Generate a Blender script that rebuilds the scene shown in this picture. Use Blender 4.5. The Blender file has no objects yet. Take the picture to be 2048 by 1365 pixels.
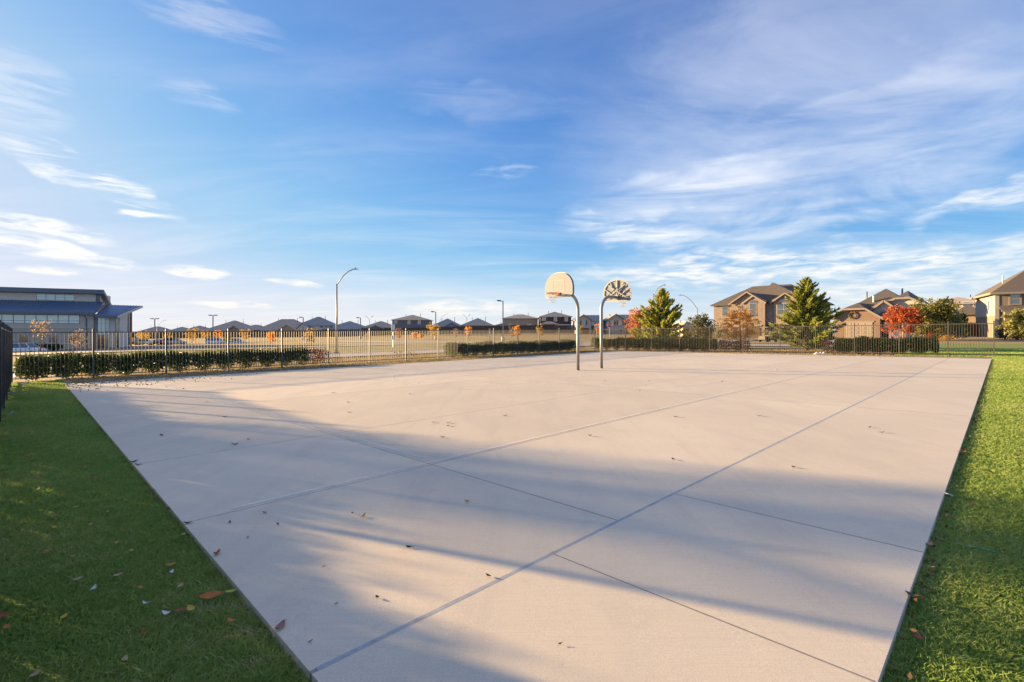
import bpy, math, random
import numpy as np
from mathutils import Vector, Matrix

SC = bpy.context.scene
COL = SC.collection
R2 = math.sqrt(2.0)
F, H, S, HY = 1000.0, 1.55, 0.01156, 666.4       # focal length in photo pixels, eye height, cross fall of the site, horizon row

# ------------------------------------------------------------------ camera
cam = bpy.data.cameras.new('camera')
cam.sensor_fit = 'HORIZONTAL'; cam.sensor_width = 36.0
cam.lens = 36.0 * F / 2048.0
cam.shift_y = -(682.5 - HY) / 2048.0
cam.clip_start = 0.05; cam.clip_end = 8000
camo = bpy.data.objects.new('camera', cam); COL.objects.link(camo)
camo.location = (0, 0, H); camo.rotation_euler = (math.radians(90), 0, 0)
SC.camera = camo

# ------------------------------------------------------------------ light and sky
SUN_EL = math.radians(9.0)
SUN_HEAD = math.radians(293.3)                    # compass heading of the sun, measured from +Y clockwise
SUN_DIR = Vector((math.sin(SUN_HEAD) * math.cos(SUN_EL), math.cos(SUN_HEAD) * math.cos(SUN_EL), math.sin(SUN_EL)))
sun = bpy.data.lights.new('sun', 'SUN'); sun.energy = 3.1; sun.angle = math.radians(0.9); sun.color = (1.0, 0.67, 0.30)
suno = bpy.data.objects.new('sun', sun); COL.objects.link(suno)
suno.rotation_euler = SUN_DIR.to_track_quat('Z', 'Y').to_euler()

SC.view_settings.view_transform = 'Standard'; SC.view_settings.look = 'None'
SC.view_settings.exposure = 2.58; SC.view_settings.gamma = 1.0
SC.cycles.max_bounces = 6; SC.cycles.diffuse_bounces = 3; SC.cycles.transparent_max_bounces = 8
SC.cycles.sample_clamp_indirect = 6

world = bpy.data.worlds.new('World'); SC.world = world; world.use_nodes = True
def build_world():
    nt = world.node_tree; N = nt.nodes; L = nt.links
    N.clear()
    out = N.new('ShaderNodeOutputWorld'); bg = N.new('ShaderNodeBackground')
    bg.inputs['Strength'].default_value = 0.10
    L.new(bg.outputs[0], out.inputs[0])
    sky = N.new('ShaderNodeTexSky'); sky.sky_type = 'NISHITA'; sky.sun_disc = False
    sky.sun_elevation = SUN_EL; sky.sun_rotation = SUN_HEAD
    sky.altitude = 0; sky.air_density = 0.6; sky.dust_density = 0.5; sky.ozone_density = 3.0
    tc = N.new('ShaderNodeTexCoord')
    sep = N.new('ShaderNodeSeparateXYZ'); L.new(tc.outputs['Generated'], sep.inputs[0])
    def m(op, a, b=None, c=None):
        n = N.new('ShaderNodeMath'); n.operation = op
        for i, q in enumerate((a, b, c)):
            if q is None: continue
            if isinstance(q, (int, float)): n.inputs[i].default_value = q
            else: L.new(q, n.inputs[i])
        return n.outputs[0]
    x, y, z = sep.outputs
    az = m('MULTIPLY', m('ARCTAN2', x, y), 57.2958)       # degrees right of +Y
    el = m('MULTIPLY', m('ARCSINE', z), 57.2958)          # degrees above the horizon
    # cloud layer coordinates: the direction projected on a high flat layer
    zz = m('ADD', m('MAXIMUM', z, 0.0), 0.09)
    cx = m('DIVIDE', x, zz); cy = m('DIVIDE', y, zz)
    comb = N.new('ShaderNodeCombineXYZ'); L.new(cx, comb.inputs[0]); L.new(cy, comb.inputs[1])
    def noise(sx, sy, rot, detail, rough, warp=0.0, off=0.0):
        mp = N.new('ShaderNodeMapping'); mp.inputs['Rotation'].default_value[2] = math.radians(rot)
        mp.inputs['Scale'].default_value = (sx, sy, 1); mp.inputs['Location'].default_value = (off, off * 1.7, 0)
        L.new(comb.outputs[0], mp.inputs[0])
        n = N.new('ShaderNodeTexNoise'); n.inputs['Scale'].default_value = 1.0
        n.inputs['Detail'].default_value = detail; n.inputs['Roughness'].default_value = rough
        n.inputs['Distortion'].default_value = warp
        L.new(mp.outputs[0], n.inputs['Vector'])
        return n.outputs['Fac']
    def ramp(v, a, b):
        n = N.new('ShaderNodeMapRange'); n.interpolation_type = 'SMOOTHSTEP'
        L.new(v, n.inputs[0]); n.inputs[1].default_value = a; n.inputs[2].default_value = b
        return n.outputs[0]
    # wisp field in angle space for the individual streaks
    ang = N.new('ShaderNodeCombineXYZ'); L.new(az, ang.inputs[0]); L.new(el, ang.inputs[1])
    def anoise(sx, sy, rot, detail, rough, warp, off):
        mp = N.new('ShaderNodeMapping'); mp.inputs['Rotation'].default_value[2] = math.radians(rot)
        mp.inputs['Scale'].default_value = (sx, sy, 1); mp.inputs['Location'].default_value = (off, off, 0)
        L.new(ang.outputs[0], mp.inputs[0])
        n = N.new('ShaderNodeTexNoise'); n.inputs['Scale'].default_value = 1.0
        n.inputs['Detail'].default_value = detail; n.inputs['Roughness'].default_value = rough
        n.inputs['Distortion'].default_value = warp
        L.new(mp.outputs[0], n.inputs['Vector'])
        return n.outputs['Fac']
    wob = m('MULTIPLY', m('SUBTRACT', anoise(0.16, 0.3, 0, 3, 0.55, 0.4, 3.1), 0.5), 5.0)
    wob2 = m('MULTIPLY', m('SUBTRACT', anoise(0.09, 0.2, 0, 4, 0.6, 0.6, 9.7), 0.5), 16.0)
    def blob(a0, e0, la, le, rot, wb, soft=1.0):
        c, s = math.cos(math.radians(rot)), math.sin(math.radians(rot))
        da = m('SUBTRACT', az, a0); de = m('ADD', m('SUBTRACT', el, e0), wb)
        p = m('ADD', m('MULTIPLY', da, c), m('MULTIPLY', de, s))
        q = m('SUBTRACT', m('MULTIPLY', de, c), m('MULTIPLY', da, s))
        r = m('ADD', m('POWER', m('DIVIDE', m('ABSOLUTE', p), la), 2.0), m('POWER', m('DIVIDE', m('ABSOLUTE', q), le), 2.0))
        return ramp(r, 1.0, 1.0 - soft)
    fib = ramp(anoise(0.11, 0.9, -20, 6, 0.62, 0.5, 1.3), 0.36, 0.66)     # fibres falling to the right
    fib2 = ramp(anoise(0.05, 0.42, 14, 5, 0.55, 0.6, 5.3), 0.28, 0.72)    # fibres rising to the right
    fine = ramp(anoise(0.3, 1.6, -8, 5, 0.6, 0.4, 2.2), 0.3, 0.7)
    terms = []
    def add(mask, tex, k):
        terms.append(m('MULTIPLY', m('MULTIPLY', mask, tex), k))
    def px(a, b):                         # photo column/row of a sky point -> azimuth, elevation
        t = (a - 1024) / F; e = (HY - b) / F
        return math.degrees(math.atan(t)), math.degrees(math.atan2(e, math.hypot(1, t)))
    A = px(160, 352); add(blob(A[0], A[1], 6.6, 1.6, -17, wob), fib, 1.5)
    A = px(270, 395); add(blob(A[0], A[1], 4.6, 1.2, -15, wob), fib, 0.95)
    A = px(60, 452); add(blob(A[0], A[1], 6.5, 1.0, -9, m('MULTIPLY', wob, .5)), fine, 1.3)
    A = px(80, 496); add(blob(A[0], A[1], 8.0, 0.85, -9, m('MULTIPLY', wob, .4)), fine, 1.4)
    A = px(100, 541); add(blob(A[0], A[1], 2.4, 0.5, -1, m('MULTIPLY', wob, .25)), fine, 1.3)
    A = px(392, 546); add(blob(A[0], A[1], 3.4, 0.75, -4, m('MULTIPLY', wob, .35)), fine, 1.3)
    A = px(590, 567); add(blob(A[0], A[1], 3.4, 0.55, -4, m('MULTIPLY', wob, .3)), fine, 1.0)
    A = px(470, 610); add(blob(A[0], A[1], 4.6, 0.42, -2, m('MULTIPLY', wob, .2)), fine, 0.8)
    A = px(930, 617); add(blob(A[0], A[1], 9.0, 1.3, 0, m('MULTIPLY', wob, .3)), fine, 0.55)
    A = px(400, 190); add(blob(A[0], A[1], 4.2, 1.4, 0, wob), fib, 0.35)
    A = px(10, 190); add(blob(A[0], A[1], 5.0, 4.0, 0, wob), fib, 0.55)
    A = px(400, 15); add(blob(A[0], A[1], 9.0, 2.6, -14, wob), fib, 0.5)
    A = px(1590, 360); add(blob(A[0], A[1], 25.0, 7.5, 14, wob2, .95), fib2, 0.36)
    A = px(1330, 385); add(blob(A[0], A[1], 13.0, 2.6, 9, wob), fib2, 0.6)
    A = px(1270, 465); add(blob(A[0], A[1], 11.0, 2.0, -8, wob), fib, 0.6)
    A = px(1010, 345); add(blob(A[0], A[1], 4.5, 0.7, 4, m('MULTIPLY', wob, .4)), fine, 0.4)
    A = px(1480, 535); add(blob(A[0], A[1], 22.0, 2.0, 2, wob), fine, 0.75)
    A = px(1960, 400); add(blob(A[0], A[1], 6.0, 1.3, 14, wob), fine, 0.7)
    A = px(1900, 540); add(blob(A[0], A[1], 14.0, 3.2, 4, wob), fine, 0.6)
    A = px(1000, 215); add(blob(A[0], A[1], 14.0, 2.6, -4, wob, .9), fib2, 0.26)
    A = px(1650, 150); add(blob(A[0], A[1], 30.0, 15.0, 12, wob2), ramp(noise(0.6, 1.3, 24, 6, 0.58, 0.6), 0.25, 0.72), 0.62)
    cl = terms[0]
    for t in terms[1:]: cl = m('ADD', cl, t)
    # thin streaks over the whole dome, in the same style, in and out of view
    dome = m('MULTIPLY', ramp(noise(0.5, 1.6, 20, 6, 0.6, 0.8, 4.0), 0.36, 0.85), 0.30)
    cl = m('ADD', cl, dome)
    # thin cirrus added overhead, mostly out of view, to lift fill light in shade
    cl = m('ADD', cl, m('MULTIPLY', ramp(el, 27.0, 52.0), m('ADD', m('MULTIPLY', noise(0.9, 1.5, 15, 4, 0.55, 0.5, 7.0), 0.5), 0.42)))
    cl = m('ADD', cl, m('MULTIPLY', ramp(el, 9.0, 0.5), 0.5))
    cl = m('MINIMUM', cl, 0.92)
    # the photograph's sky: deep blue overhead, pale by the horizon (the sky texture, graded)
    # (bright air near the sun is rolled off as a camera's tone curve would)
    K0 = 0.528
    sp = N.new('ShaderNodeSeparateColor'); L.new(sky.outputs[0], sp.inputs[0]); cbn = N.new('ShaderNodeCombineColor')
    for i, (gain, lim) in enumerate(((0.41, 0.57), (0.51, 0.66), (0.65, 0.83))):
        c = m('MULTIPLY', sp.outputs[i], K0 * gain / lim)
        rolled = m('DIVIDE', c, m('POWER', m('ADD', m('POWER', c, 3.0), 1.0), 1 / 3.0))
        glow = m('MULTIPLY', m('MAXIMUM', m('SUBTRACT', c, 4.5), 0.0), 0.55)          # the aureole round the sun keeps its brightness
        L.new(m('MULTIPLY', m('ADD', rolled, glow), lim / K0), cbn.inputs[i])
    mix = N.new('ShaderNodeMix'); mix.data_type = 'RGBA'
    L.new(cl, mix.inputs['Factor']); L.new(cbn.outputs[0], mix.inputs[6])
    # cloud colour: lavender-grey high up, warm white by the horizon
    cr = N.new('ShaderNodeValToRGB'); L.new(m('DIVIDE', el, 45.0), cr.inputs[0])
    e = cr.color_ramp.elements
    e[0].position = 0.0; e[0].color = (1.78, 1.66, 1.5, 1)
    e[1].position = 0.8; e[1].color = (.90, 1.0, 1.36, 1)
    k = e.new(0.22); k.color = (1.76, 1.78, 1.8, 1)
    k = e.new(0.4); k.color = (1.36, 1.48, 1.72, 1)
    L.new(cr.outputs[0], mix.inputs[7])
    L.new(mix.outputs[2], bg.inputs['Color'])
    world.cycles.sampling_method = 'MANUAL'; world.cycles.sample_map_resolution = 512
build_world()

# ------------------------------------------------------------------ site coordinates
def uv(u, v): return ((u - v) / R2, (u + v) / R2)          # court axes: u along the joints, v to the left
ROWS = [45, 55, 70, 100, 130, 165, 200, 400, 3000]
COLS = [-300, 0, 200, 300, 600, 900, 1150, 1350, 1500, 1650, 1800, 2048, 2500]
def plane_py(px, d): return HY - S * (px - 1024) + 1550.0 / d
TAB = {
 45: None,
 55: [706, 703, 701.5, 701, 698, 695, 693, 690.5, 689, 687, 685, 682, 678],
 70: [715, 713, 705, 699, 693.5, 689.5, 686, 684, 682, 680, 678, 670, 667],
 100: [706, 705, 697, 694, 688, 683, 679, 677, 674.5, 674, 672, 668, 666],
 130: [699, 698, 692, 690, 683, 677, 672, 671, 670, 670, 668, 666, 664],
 165: [688, 687, 682, 680, 673, 667, 664, 664, 664, 664, 664, 663, 662],
 200: [678, 677, 675, 674.5, 671.5, 665, 662, 662, 662, 662, 662, 661, 661],
 400: [671, 671, 671, 670, 668, 664, 661, 661, 661, 661, 661, 661, 661],
 3000: [667] * 13}
ZT = np.array([[H - ((plane_py(c, d) if TAB[d] is None else TAB[d][i]) - HY) * d / F for i, c in enumerate(COLS)] for d in ROWS])
def T(x, y):
    """ground height"""
    if y <= 45: return S * x if abs(x) < 60 else S * math.copysign(60, x)
    d = min(y, 2999.0); p = min(max(1024 + F * x / y, COLS[0]), COLS[-1] - .001)
    r = max(i for i in range(len(ROWS) - 1) if ROWS[i] <= d); c = max(i for i in range(len(COLS) - 1) if COLS[i] <= p)
    a = (d - ROWS[r]) / (ROWS[r + 1] - ROWS[r]); b = (p - COLS[c]) / (COLS[c + 1] - COLS[c])
    return float((ZT[r, c] * (1 - b) + ZT[r, c + 1] * b) * (1 - a) + (ZT[r + 1, c] * (1 - b) + ZT[r + 1, c + 1] * b) * a)
def X(px, d): return (px - 1024) * d / F
def Z(py, d): return H - (py - HY) * d / F
def gnd(px, py):
    dx = (px - 1024) / F; t = H / (S * dx + (py - HY) / F)
    return (dx * t, t)

# ------------------------------------------------------------------ object helpers
def tag(o, label=None, cat=None, group=None, kind=None):
    if label: o['label'] = label
    if cat: o['category'] = cat
    if group: o['group'] = group
    if kind: o['kind'] = kind
    return o
def thing(name, label, cat, loc=(0, 0, 0), rz=0.0, group=None):
    o = bpy.data.objects.new(name, None); COL.objects.link(o)
    o.location = loc; o.rotation_euler = (0, 0, rz); o.empty_display_size = 0.2
    return tag(o, label, cat, group)
def link(name, me, parent=None, loc=None, rz=None):
    o = bpy.data.objects.new(name, me); COL.objects.link(o)
    if parent is not None: o.parent = parent
    if loc is not None: o.location = loc
    if rz is not None: o.rotation_euler = (0, 0, rz)
    return o
class MB:
    def __init__(s): s.v = []; s.f = []; s.sm = []
    def add(s, vs, fs, smooth=False):
        b = len(s.v); s.v += [tuple(q) for q in vs]; s.f += [tuple(b + i for i in q) for q in fs]; s.sm += [smooth] * len(fs); return s
    def box(s, x0, x1, y0, y1, z0, z1):
        return s.add([(x0, y0, z0), (x1, y0, z0), (x1, y1, z0), (x0, y1, z0), (x0, y0, z1), (x1, y0, z1), (x1, y1, z1), (x0, y1, z1)],
                     [(3, 2, 1, 0), (4, 5, 6, 7), (0, 1, 5, 4), (1, 2, 6, 5), (2, 3, 7, 6), (3, 0, 4, 7)])
    def bar(s, p, q, w, h, up=(0, 0, 1)):
        p, q = Vector(p), Vector(q); d = (q - p).normalized(); u = Vector(up)
        if abs(d.dot(u)) > .98: u = Vector((1, 0, 0))
        a = d.cross(u).normalized() * w / 2; b = a.cross(d).normalized() * h / 2
        vs = [p - a - b, p + a - b, p + a + b, p - a + b, q - a - b, q + a - b, q + a + b, q - a + b]
        return s.add(vs, [(0, 1, 2, 3), (7, 6, 5, 4), (4, 5, 1, 0), (5, 6, 2, 1), (6, 7, 3, 2), (7, 4, 0, 3)])
    def tube(s, pts, r, n=10, cap=True):
        pts = [Vector(p) for p in pts]; m = len(pts)
        rs = r if isinstance(r, (list, tuple)) else [r] * m
        vs = []; ref = None
        for i, p in enumerate(pts):
            t = (pts[min(i + 1, m - 1)] - pts[max(i - 1, 0)]).normalized()
            if ref is None:
                ref = Vector((1, 0, 0)) if abs(t.x) < .9 else Vector((0, 1, 0))
            a = (ref - t * ref.dot(t)).normalized(); ref = a; b = t.cross(a)
            for k in range(n):
                an = 2 * math.pi * k / n; vs.append(p + (a * math.cos(an) + b * math.sin(an)) * rs[i])
        fs = [(i * n + k, i * n + (k + 1) % n, (i + 1) * n + (k + 1) % n, (i + 1) * n + k) for i in range(m - 1) for k in range(n)]
        s.add(vs, fs, True)
        if cap:
            b = len(s.v) - len(vs)
            s.f += [tuple(b + k for k in reversed(range(n))), tuple(b + (m - 1) * n + k for k in range(n))]; s.sm += [False, False]
        return s
    def prism(s, poly, d):
        """closed polygon (3-D points) swept along vector d"""
        n = len(poly); d = Vector(d); P = [Vector(p) for p in poly]
        nrm = sum(((P[i] - P[0]).cross(P[(i + 1) % n] - P[0]) for i in range(1, n - 1)), Vector())
        if nrm.dot(d) > 0: P = P[::-1]
        return s.add(P + [p + d for p in P], [tuple(range(n)), tuple(reversed(range(n, 2 * n)))] + [((i + 1) % n, i, n + i, n + (i + 1) % n) for i in range(n)])
    def slab(s, quad, th):
        """sheet of thickness th below a polygon of 3-D points"""
        return s.prism(quad, (0, 0, -th))
    def mesh(s, mat=None):
        me = bpy.data.meshes.new('mesh'); me.from_pydata(s.v, [], s.f)
        if any(s.sm): me.polygons.foreach_set('use_smooth', s.sm)
        if mat: me.materials.append(mat)
        me.update(); return me
    def build(s, name, mat, parent=None, loc=None, rz=None): 
        me = s.mesh(mat); me.name = name; return link(name, me, parent, loc, rz)

# ------------------------------------------------------------------ materials
def nodes(name):
    m = bpy.data.materials.new(name); m.use_nodes = True; nt = m.node_tree
    return m, nt, nt.nodes['Principled BSDF']
def pm(name, c1, c2=None, scale=4.0, rough=.8, bump=0.0, bscale=None, metal=0.0, spec=.4, detail=6, stretch=(1, 1, 1), rnd=0.0, c3=None, s3=.3, coord='world', bdist=.01):
    m, nt, b = nodes(name); N, L = nt.nodes, nt.links
    b.inputs['Roughness'].default_value = rough; b.inputs['Metallic'].default_value = metal; b.inputs['Specular IOR Level'].default_value = spec
    if c2 is None: c2 = tuple(x * .82 for x in c1)
    if coord == 'world': co = N.new('ShaderNodeNewGeometry').outputs['Position']
    else: co = N.new('ShaderNodeTexCoord').outputs['Object']
    mp = N.new('ShaderNodeMapping'); mp.inputs['Scale'].default_value = stretch; L.new(co, mp.inputs[0])
    n = N.new('ShaderNodeTexNoise'); n.inputs['Scale'].default_value = scale; n.inputs['Detail'].default_value = detail; n.inputs['Roughness'].default_value = .62
    L.new(mp.outputs[0], n.inputs['Vector'])
    r = N.new('ShaderNodeMapRange'); r.inputs[1].default_value = .3; r.inputs[2].default_value = .7; L.new(n.outputs['Fac'], r.inputs[0])
    mx = N.new('ShaderNodeMix'); mx.data_type = 'RGBA'; mx.inputs[6].default_value = (*c1, 1); mx.inputs[7].default_value = (*c2, 1); L.new(r.outputs[0], mx.inputs[0])
    c = mx.outputs[2]
    if c3:
        n3 = N.new('ShaderNodeTexNoise'); n3.inputs['Scale'].default_value = s3; n3.inputs['Detail'].default_value = 5; L.new(co, n3.inputs['Vector'])
        r3 = N.new('ShaderNodeMapRange'); r3.inputs[1].default_value = .48; r3.inputs[2].default_value = .66; L.new(n3.outputs['Fac'], r3.inputs[0])
        m3 = N.new('ShaderNodeMix'); m3.data_type = 'RGBA'; L.new(r3.outputs[0], m3.inputs[0]); L.new(c, m3.inputs[6]); m3.inputs[7].default_value = (*c3, 1); c = m3.outputs[2]
    if rnd:
        oi = N.new('ShaderNodeObjectInfo'); rr = N.new('ShaderNodeMapRange'); rr.inputs[3].default_value = 1 - rnd; rr.inputs[4].default_value = 1 + rnd; L.new(oi.outputs['Random'], rr.inputs[0])
        hs = N.new('ShaderNodeHueSaturation'); L.new(rr.outputs[0], hs.inputs['Value']); L.new(c, hs.inputs['Color']); c = hs.outputs[0]
    L.new(c, b.inputs['Base Color'])
    if bump:
        nb = N.new('ShaderNodeTexNoise'); nb.inputs['Scale'].default_value = bscale or scale * 4; nb.inputs['Detail'].default_value = 4; L.new(mp.outputs[0], nb.inputs['Vector'])
        bp = N.new('ShaderNodeBump'); bp.inputs['Strength'].default_value = bump; bp.inputs['Distance'].default_value = bdist; L.new(nb.outputs['Fac'], bp.inputs['Height']); L.new(bp.outputs[0], b.inputs['Normal'])
    return m
def leafm(name, ramp, trans=.35, rough=.55):
    """foliage: per-leaf colour from the face attribute 'tint'"""
    m, nt, b = nodes(name); N, L = nt.nodes, nt.links
    at = N.new('ShaderNodeAttribute'); at.attribute_name = 'tint'
    cr = N.new('ShaderNodeValToRGB'); L.new(at.outputs['Fac'], cr.inputs[0]); e = cr.color_ramp.elements
    while len(e) < len(ramp): e.new(.5)
    for i, (p, c) in enumerate(sorted(ramp)): e[i].position = p; e[i].color = (*c, 1)
    L.new(cr.outputs[0], b.inputs['Base Color']); b.inputs['Roughness'].default_value = rough; b.inputs['Specular IOR Level'].default_value = .25
    tr = N.new('ShaderNodeBsdfTranslucent'); L.new(cr.outputs[0], tr.inputs[0])
    mx = N.new('ShaderNodeMixShader'); mx.inputs[0].default_value = trans
    L.new(b.outputs[0], mx.inputs[1]); L.new(tr.outputs[0], mx.inputs[2])
    L.new(mx.outputs[0], N['Material Output'].inputs[0]); return m
def brickm(name, cols, mortar, bw=.21, bh=.075, rough=.85, ms=.012, offset=.5):
    m, nt, b = nodes(name); N, L = nt.nodes, nt.links
    tc = N.new('ShaderNodeTexCoord'); sp = N.new('ShaderNodeSeparateXYZ'); L.new(tc.outputs['Object'], sp.inputs[0])
    ad = N.new('ShaderNodeMath'); L.new(sp.outputs[0], ad.inputs[0]); L.new(sp.outputs[1], ad.inputs[1])
    cb = N.new('ShaderNodeCombineXYZ'); L.new(ad.outputs[0], cb.inputs[0]); L.new(sp.outputs[2], cb.inputs[1])
    br = N.new('ShaderNodeTexBrick'); br.inputs['Scale'].default_value = 1; br.inputs['Brick Width'].default_value = bw; br.inputs['Row Height'].default_value = bh
    br.inputs['Mortar Size'].default_value = ms; br.offset = offset; br.inputs['Mortar'].default_value = (*mortar, 1)
    br.inputs['Color1'].default_value = (*cols[0], 1); br.inputs['Color2'].default_value = (*cols[1], 1); L.new(cb.outputs[0], br.inputs['Vector'])
    nz = N.new('ShaderNodeTexNoise'); nz.inputs['Scale'].default_value = 1.7; nz.inputs['Detail'].default_value = 6; L.new(cb.outputs[0], nz.inputs['Vector'])
    r = N.new('ShaderNodeMapRange'); r.inputs[1].default_value = .35; r.inputs[2].default_value = .65; r.inputs[4].default_value = .55; L.new(nz.outputs['Fac'], r.inputs[0])
    mx = N.new('ShaderNodeMix'); mx.data_type = 'RGBA'; L.new(r.outputs[0], mx.inputs[0]); L.new(br.outputs['Color'], mx.inputs[6]); mx.inputs[7].default_value = (*cols[2], 1)
    L.new(mx.outputs[2], b.inputs['Base Color']); b.inputs['Roughness'].default_value = rough
    bp = N.new('ShaderNodeBump'); bp.inputs['Strength'].default_value = .4; bp.inputs['Distance'].default_value = .01; bp.invert = True
    L.new(br.outputs['Fac'], bp.inputs['Height']); L.new(bp.outputs[0], b.inputs['Normal'])
    return m
def glass(name, c, rough=.05):
    m, nt, b = nodes(name); b.inputs['Base Color'].default_value = (*c, 1); b.inputs['Roughness'].default_value = rough
    b.inputs['Specular IOR Level'].default_value = .9; b.inputs['IOR'].default_value = 1.9
    N, L = nt.nodes, nt.links; n = N.new('ShaderNodeTexNoise'); n.inputs['Scale'].default_value = .9
    bp = N.new('ShaderNodeBump'); bp.inputs['Strength'].default_value = .05; bp.inputs['Distance'].default_value = .05; L.new(n.outputs['Fac'], bp.inputs['Height']); L.new(bp.outputs[0], b.inputs['Normal'])
    return m
def concretem():
    m, nt, b = nodes('court_concrete'); N, L = nt.nodes, nt.links
    co = N.new('ShaderNodeNewGeometry').outputs['Position']
    def nz(sc, det, ro=.6, st=None, dist=0):
        n = N.new('ShaderNodeTexNoise'); n.inputs['Scale'].default_value = sc; n.inputs['Detail'].default_value = det; n.inputs['Roughness'].default_value = ro; n.inputs['Distortion'].default_value = dist
        if st:
            mp = N.new('ShaderNodeMapping'); mp.inputs['Rotation'].default_value[2] = math.radians(45); mp.inputs['Scale'].default_value = st; L.new(co, mp.inputs[0]); L.new(mp.outputs[0], n.inputs['Vector'])
        else: L.new(co, n.inputs['Vector'])
        return n.outputs['Fac']
    def rg(v, a, b_, c=0, d=1):
        r = N.new('ShaderNodeMapRange'); L.new(v, r.inputs[0]); r.inputs[1].default_value = a; r.inputs[2].default_value = b_; r.inputs[3].default_value = c; r.inputs[4].default_value = d; return r.outputs[0]
    def mixc(f, c1, c2):
        x = N.new('ShaderNodeMix'); x.data_type = 'RGBA'; L.new(f, x.inputs[0])
        for i, c in ((6, c1), (7, c2)):
            if isinstance(c, tuple): x.inputs[i].default_value = (*c, 1)
            else: L.new(c, x.inputs[i])
        return x.outputs[2]
    c = mixc(rg(nz(.35, 7, .62, None, .4), .3, .7), (.73, .645, .51), (.61, .54, .435))
    c = mixc(rg(nz(1.6, 8, .7, (1, .22, 1), .5), .48, .78, 0, .6), c, (.47, .42, .365))          # trowel drag and stains
    c = mixc(rg(nz(.9, 5, .6, None, 1.2), .6, .72, 0, .4), c, (.68, .52, .38))                     # warm tan patches
    c = mixc(rg(nz(180, 3, .7), .42, .62, 0, .5), c, (.38, .35, .325))                            # sand grain
    c = mixc(rg(nz(60, 4, .7, (.06, 2.2, 1)), .45, .7, 0, .3), c, (.44, .40, .35))                  # broom marks
    c = mixc(rg(nz(5, 6, .75), .60, .70, 0, .35), c, (.42, .38, .335))                             # blotches
    c = mixc(rg(nz(28, 4, .7), .66, .74, 0, .5), c, (.27, .255, .245))                             # small pits
    oi = N.new('ShaderNodeObjectInfo'); hs = N.new('ShaderNodeHueSaturation'); L.new(rg(oi.outputs['Random'], 0, 1, .94, 1.04), hs.inputs['Value']); L.new(c, hs.inputs['Color'])
    L.new(hs.outputs[0], b.inputs['Base Color']); b.inputs['Roughness'].default_value = .78; b.inputs['Specular IOR Level'].default_value = .3
    bp = N.new('ShaderNodeBump'); bp.inputs['Strength'].default_value = .22; bp.inputs['Distance'].default_value = .003; L.new(nz(120, 5, .7), bp.inputs['Height']); L.new(bp.outputs[0], b.inputs['Normal'])
    return m
def paintm(name, c, wear):
    """worn painted line: the paint is missing where a noise says so"""
    m, nt, b = nodes(name); N, L = nt.nodes, nt.links
    b.inputs['Base Color'].default_value = (*c, 1); b.inputs['Roughness'].default_value = .7
    co = N.new('ShaderNodeNewGeometry').outputs['Position']
    n = N.new('ShaderNodeTexNoise'); n.inputs['Scale'].default_value = .55; n.inputs['Detail'].default_value = 8; n.inputs['Roughness'].default_value = .72; L.new(co, n.inputs['Vector'])
    r = N.new('ShaderNodeMapRange'); r.inputs[1].default_value = wear - .1; r.inputs[2].default_value = wear + .12; r.inputs[4].default_value = .62; L.new(n.outputs['Fac'], r.inputs[0])
    tr = N.new('ShaderNodeBsdfTransparent'); mx = N.new('ShaderNodeMixShader'); L.new(r.outputs[0], mx.inputs[0]); L.new(tr.outputs[0], mx.inputs[1]); L.new(b.outputs[0], mx.inputs[2]); L.new(mx.outputs[0], N['Material Output'].inputs[0])
    return m
M = {}
M['concrete'] = concretem()
M['joint'] = pm('joint_sealant', (.30, .29, .285), (.20, .20, .205), 14, .75)
M['sealant'] = pm('blue_grey_sealant', (.38, .41, .45), (.26, .285, .32), 9, .7)
M['line'] = paintm('court_line_paint', (.80, .78, .74), .41)
M['ground'] = pm('dry_grass_ground', (.36, .265, .13), (.27, .20, .10), 3.0, .95, .6, 14, c3=(.31, .25, .10), s3=.05, bdist=.05)
M['verge'] = pm('olive_verge_grass', (.23, .20, .075), (.16, .15, .06), 2.2, .95, .7, 12, c3=(.30, .23, .11), s3=.15, bdist=.05)
M['dirt'] = pm('dry_dirt_strip', (.27, .215, .14), (.18, .145, .10), 7, .95, .8, 40, c3=(.36, .27, .15), s3=.8, bdist=.03)
M['lawn'] = pm('lawn_soil_green', (.22, .31, .08), (.15, .22, .055), 9, .95, .8, 60, c3=(.20, .19, .08), s3=.5, bdist=.03)
M['farlawn'] = pm('far_lawn_green', (.19, .25, .05), (.15, .21, .042), 2.5, .95, .6, 18, c3=(.17, .20, .05), s3=.2, bdist=.03)
M['street'] = pm('street_concrete', (.40, .375, .345), (.33, .31, .29), 1.2, .85, .2, 30)
M['asphalt'] = pm('parking_asphalt', (.13, .125, .12), (.09, .088, .085), 1.5, .9, .2, 30)
M['kerb'] = pm('kerb_concrete', (.52, .49, .44), (.42, .40, .36), 2.5, .85)
M['black'] = pm('black_fence_paint', (.035, .035, .040), (.022, .022, .027), 6, .38, spec=.5, coord='world')
M['greyfence'] = pm('weathered_fence_paint', (.12, .11, .10), (.075, .07, .066), 5, .42, spec=.55)
M['galv'] = pm('galvanised_steel', (.30, .32, .33), (.22, .235, .245), 7, .45, metal=.6, stretch=(1, 1, .3))
M['pole'] = pm('grey_lamp_steel', (.36, .35, .33), (.28, .275, .265), 3, .5, metal=.4)
M['darkpole'] = pm('dark_lamp_steel', (.12, .115, .11), (.08, .08, .08), 3, .5, metal=.3)
M['white'] = pm('white_board_paint', (.225, .255, .31), (.205, .23, .28), 5, .5)
M['rim'] = pm('red_rim_paint', (.42, .055, .03), (.30, .04, .025), 9, .5)
M['net'] = pm('white_net_cord', (.75, .73, .69), (.62, .60, .56), 20, .9)
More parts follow.
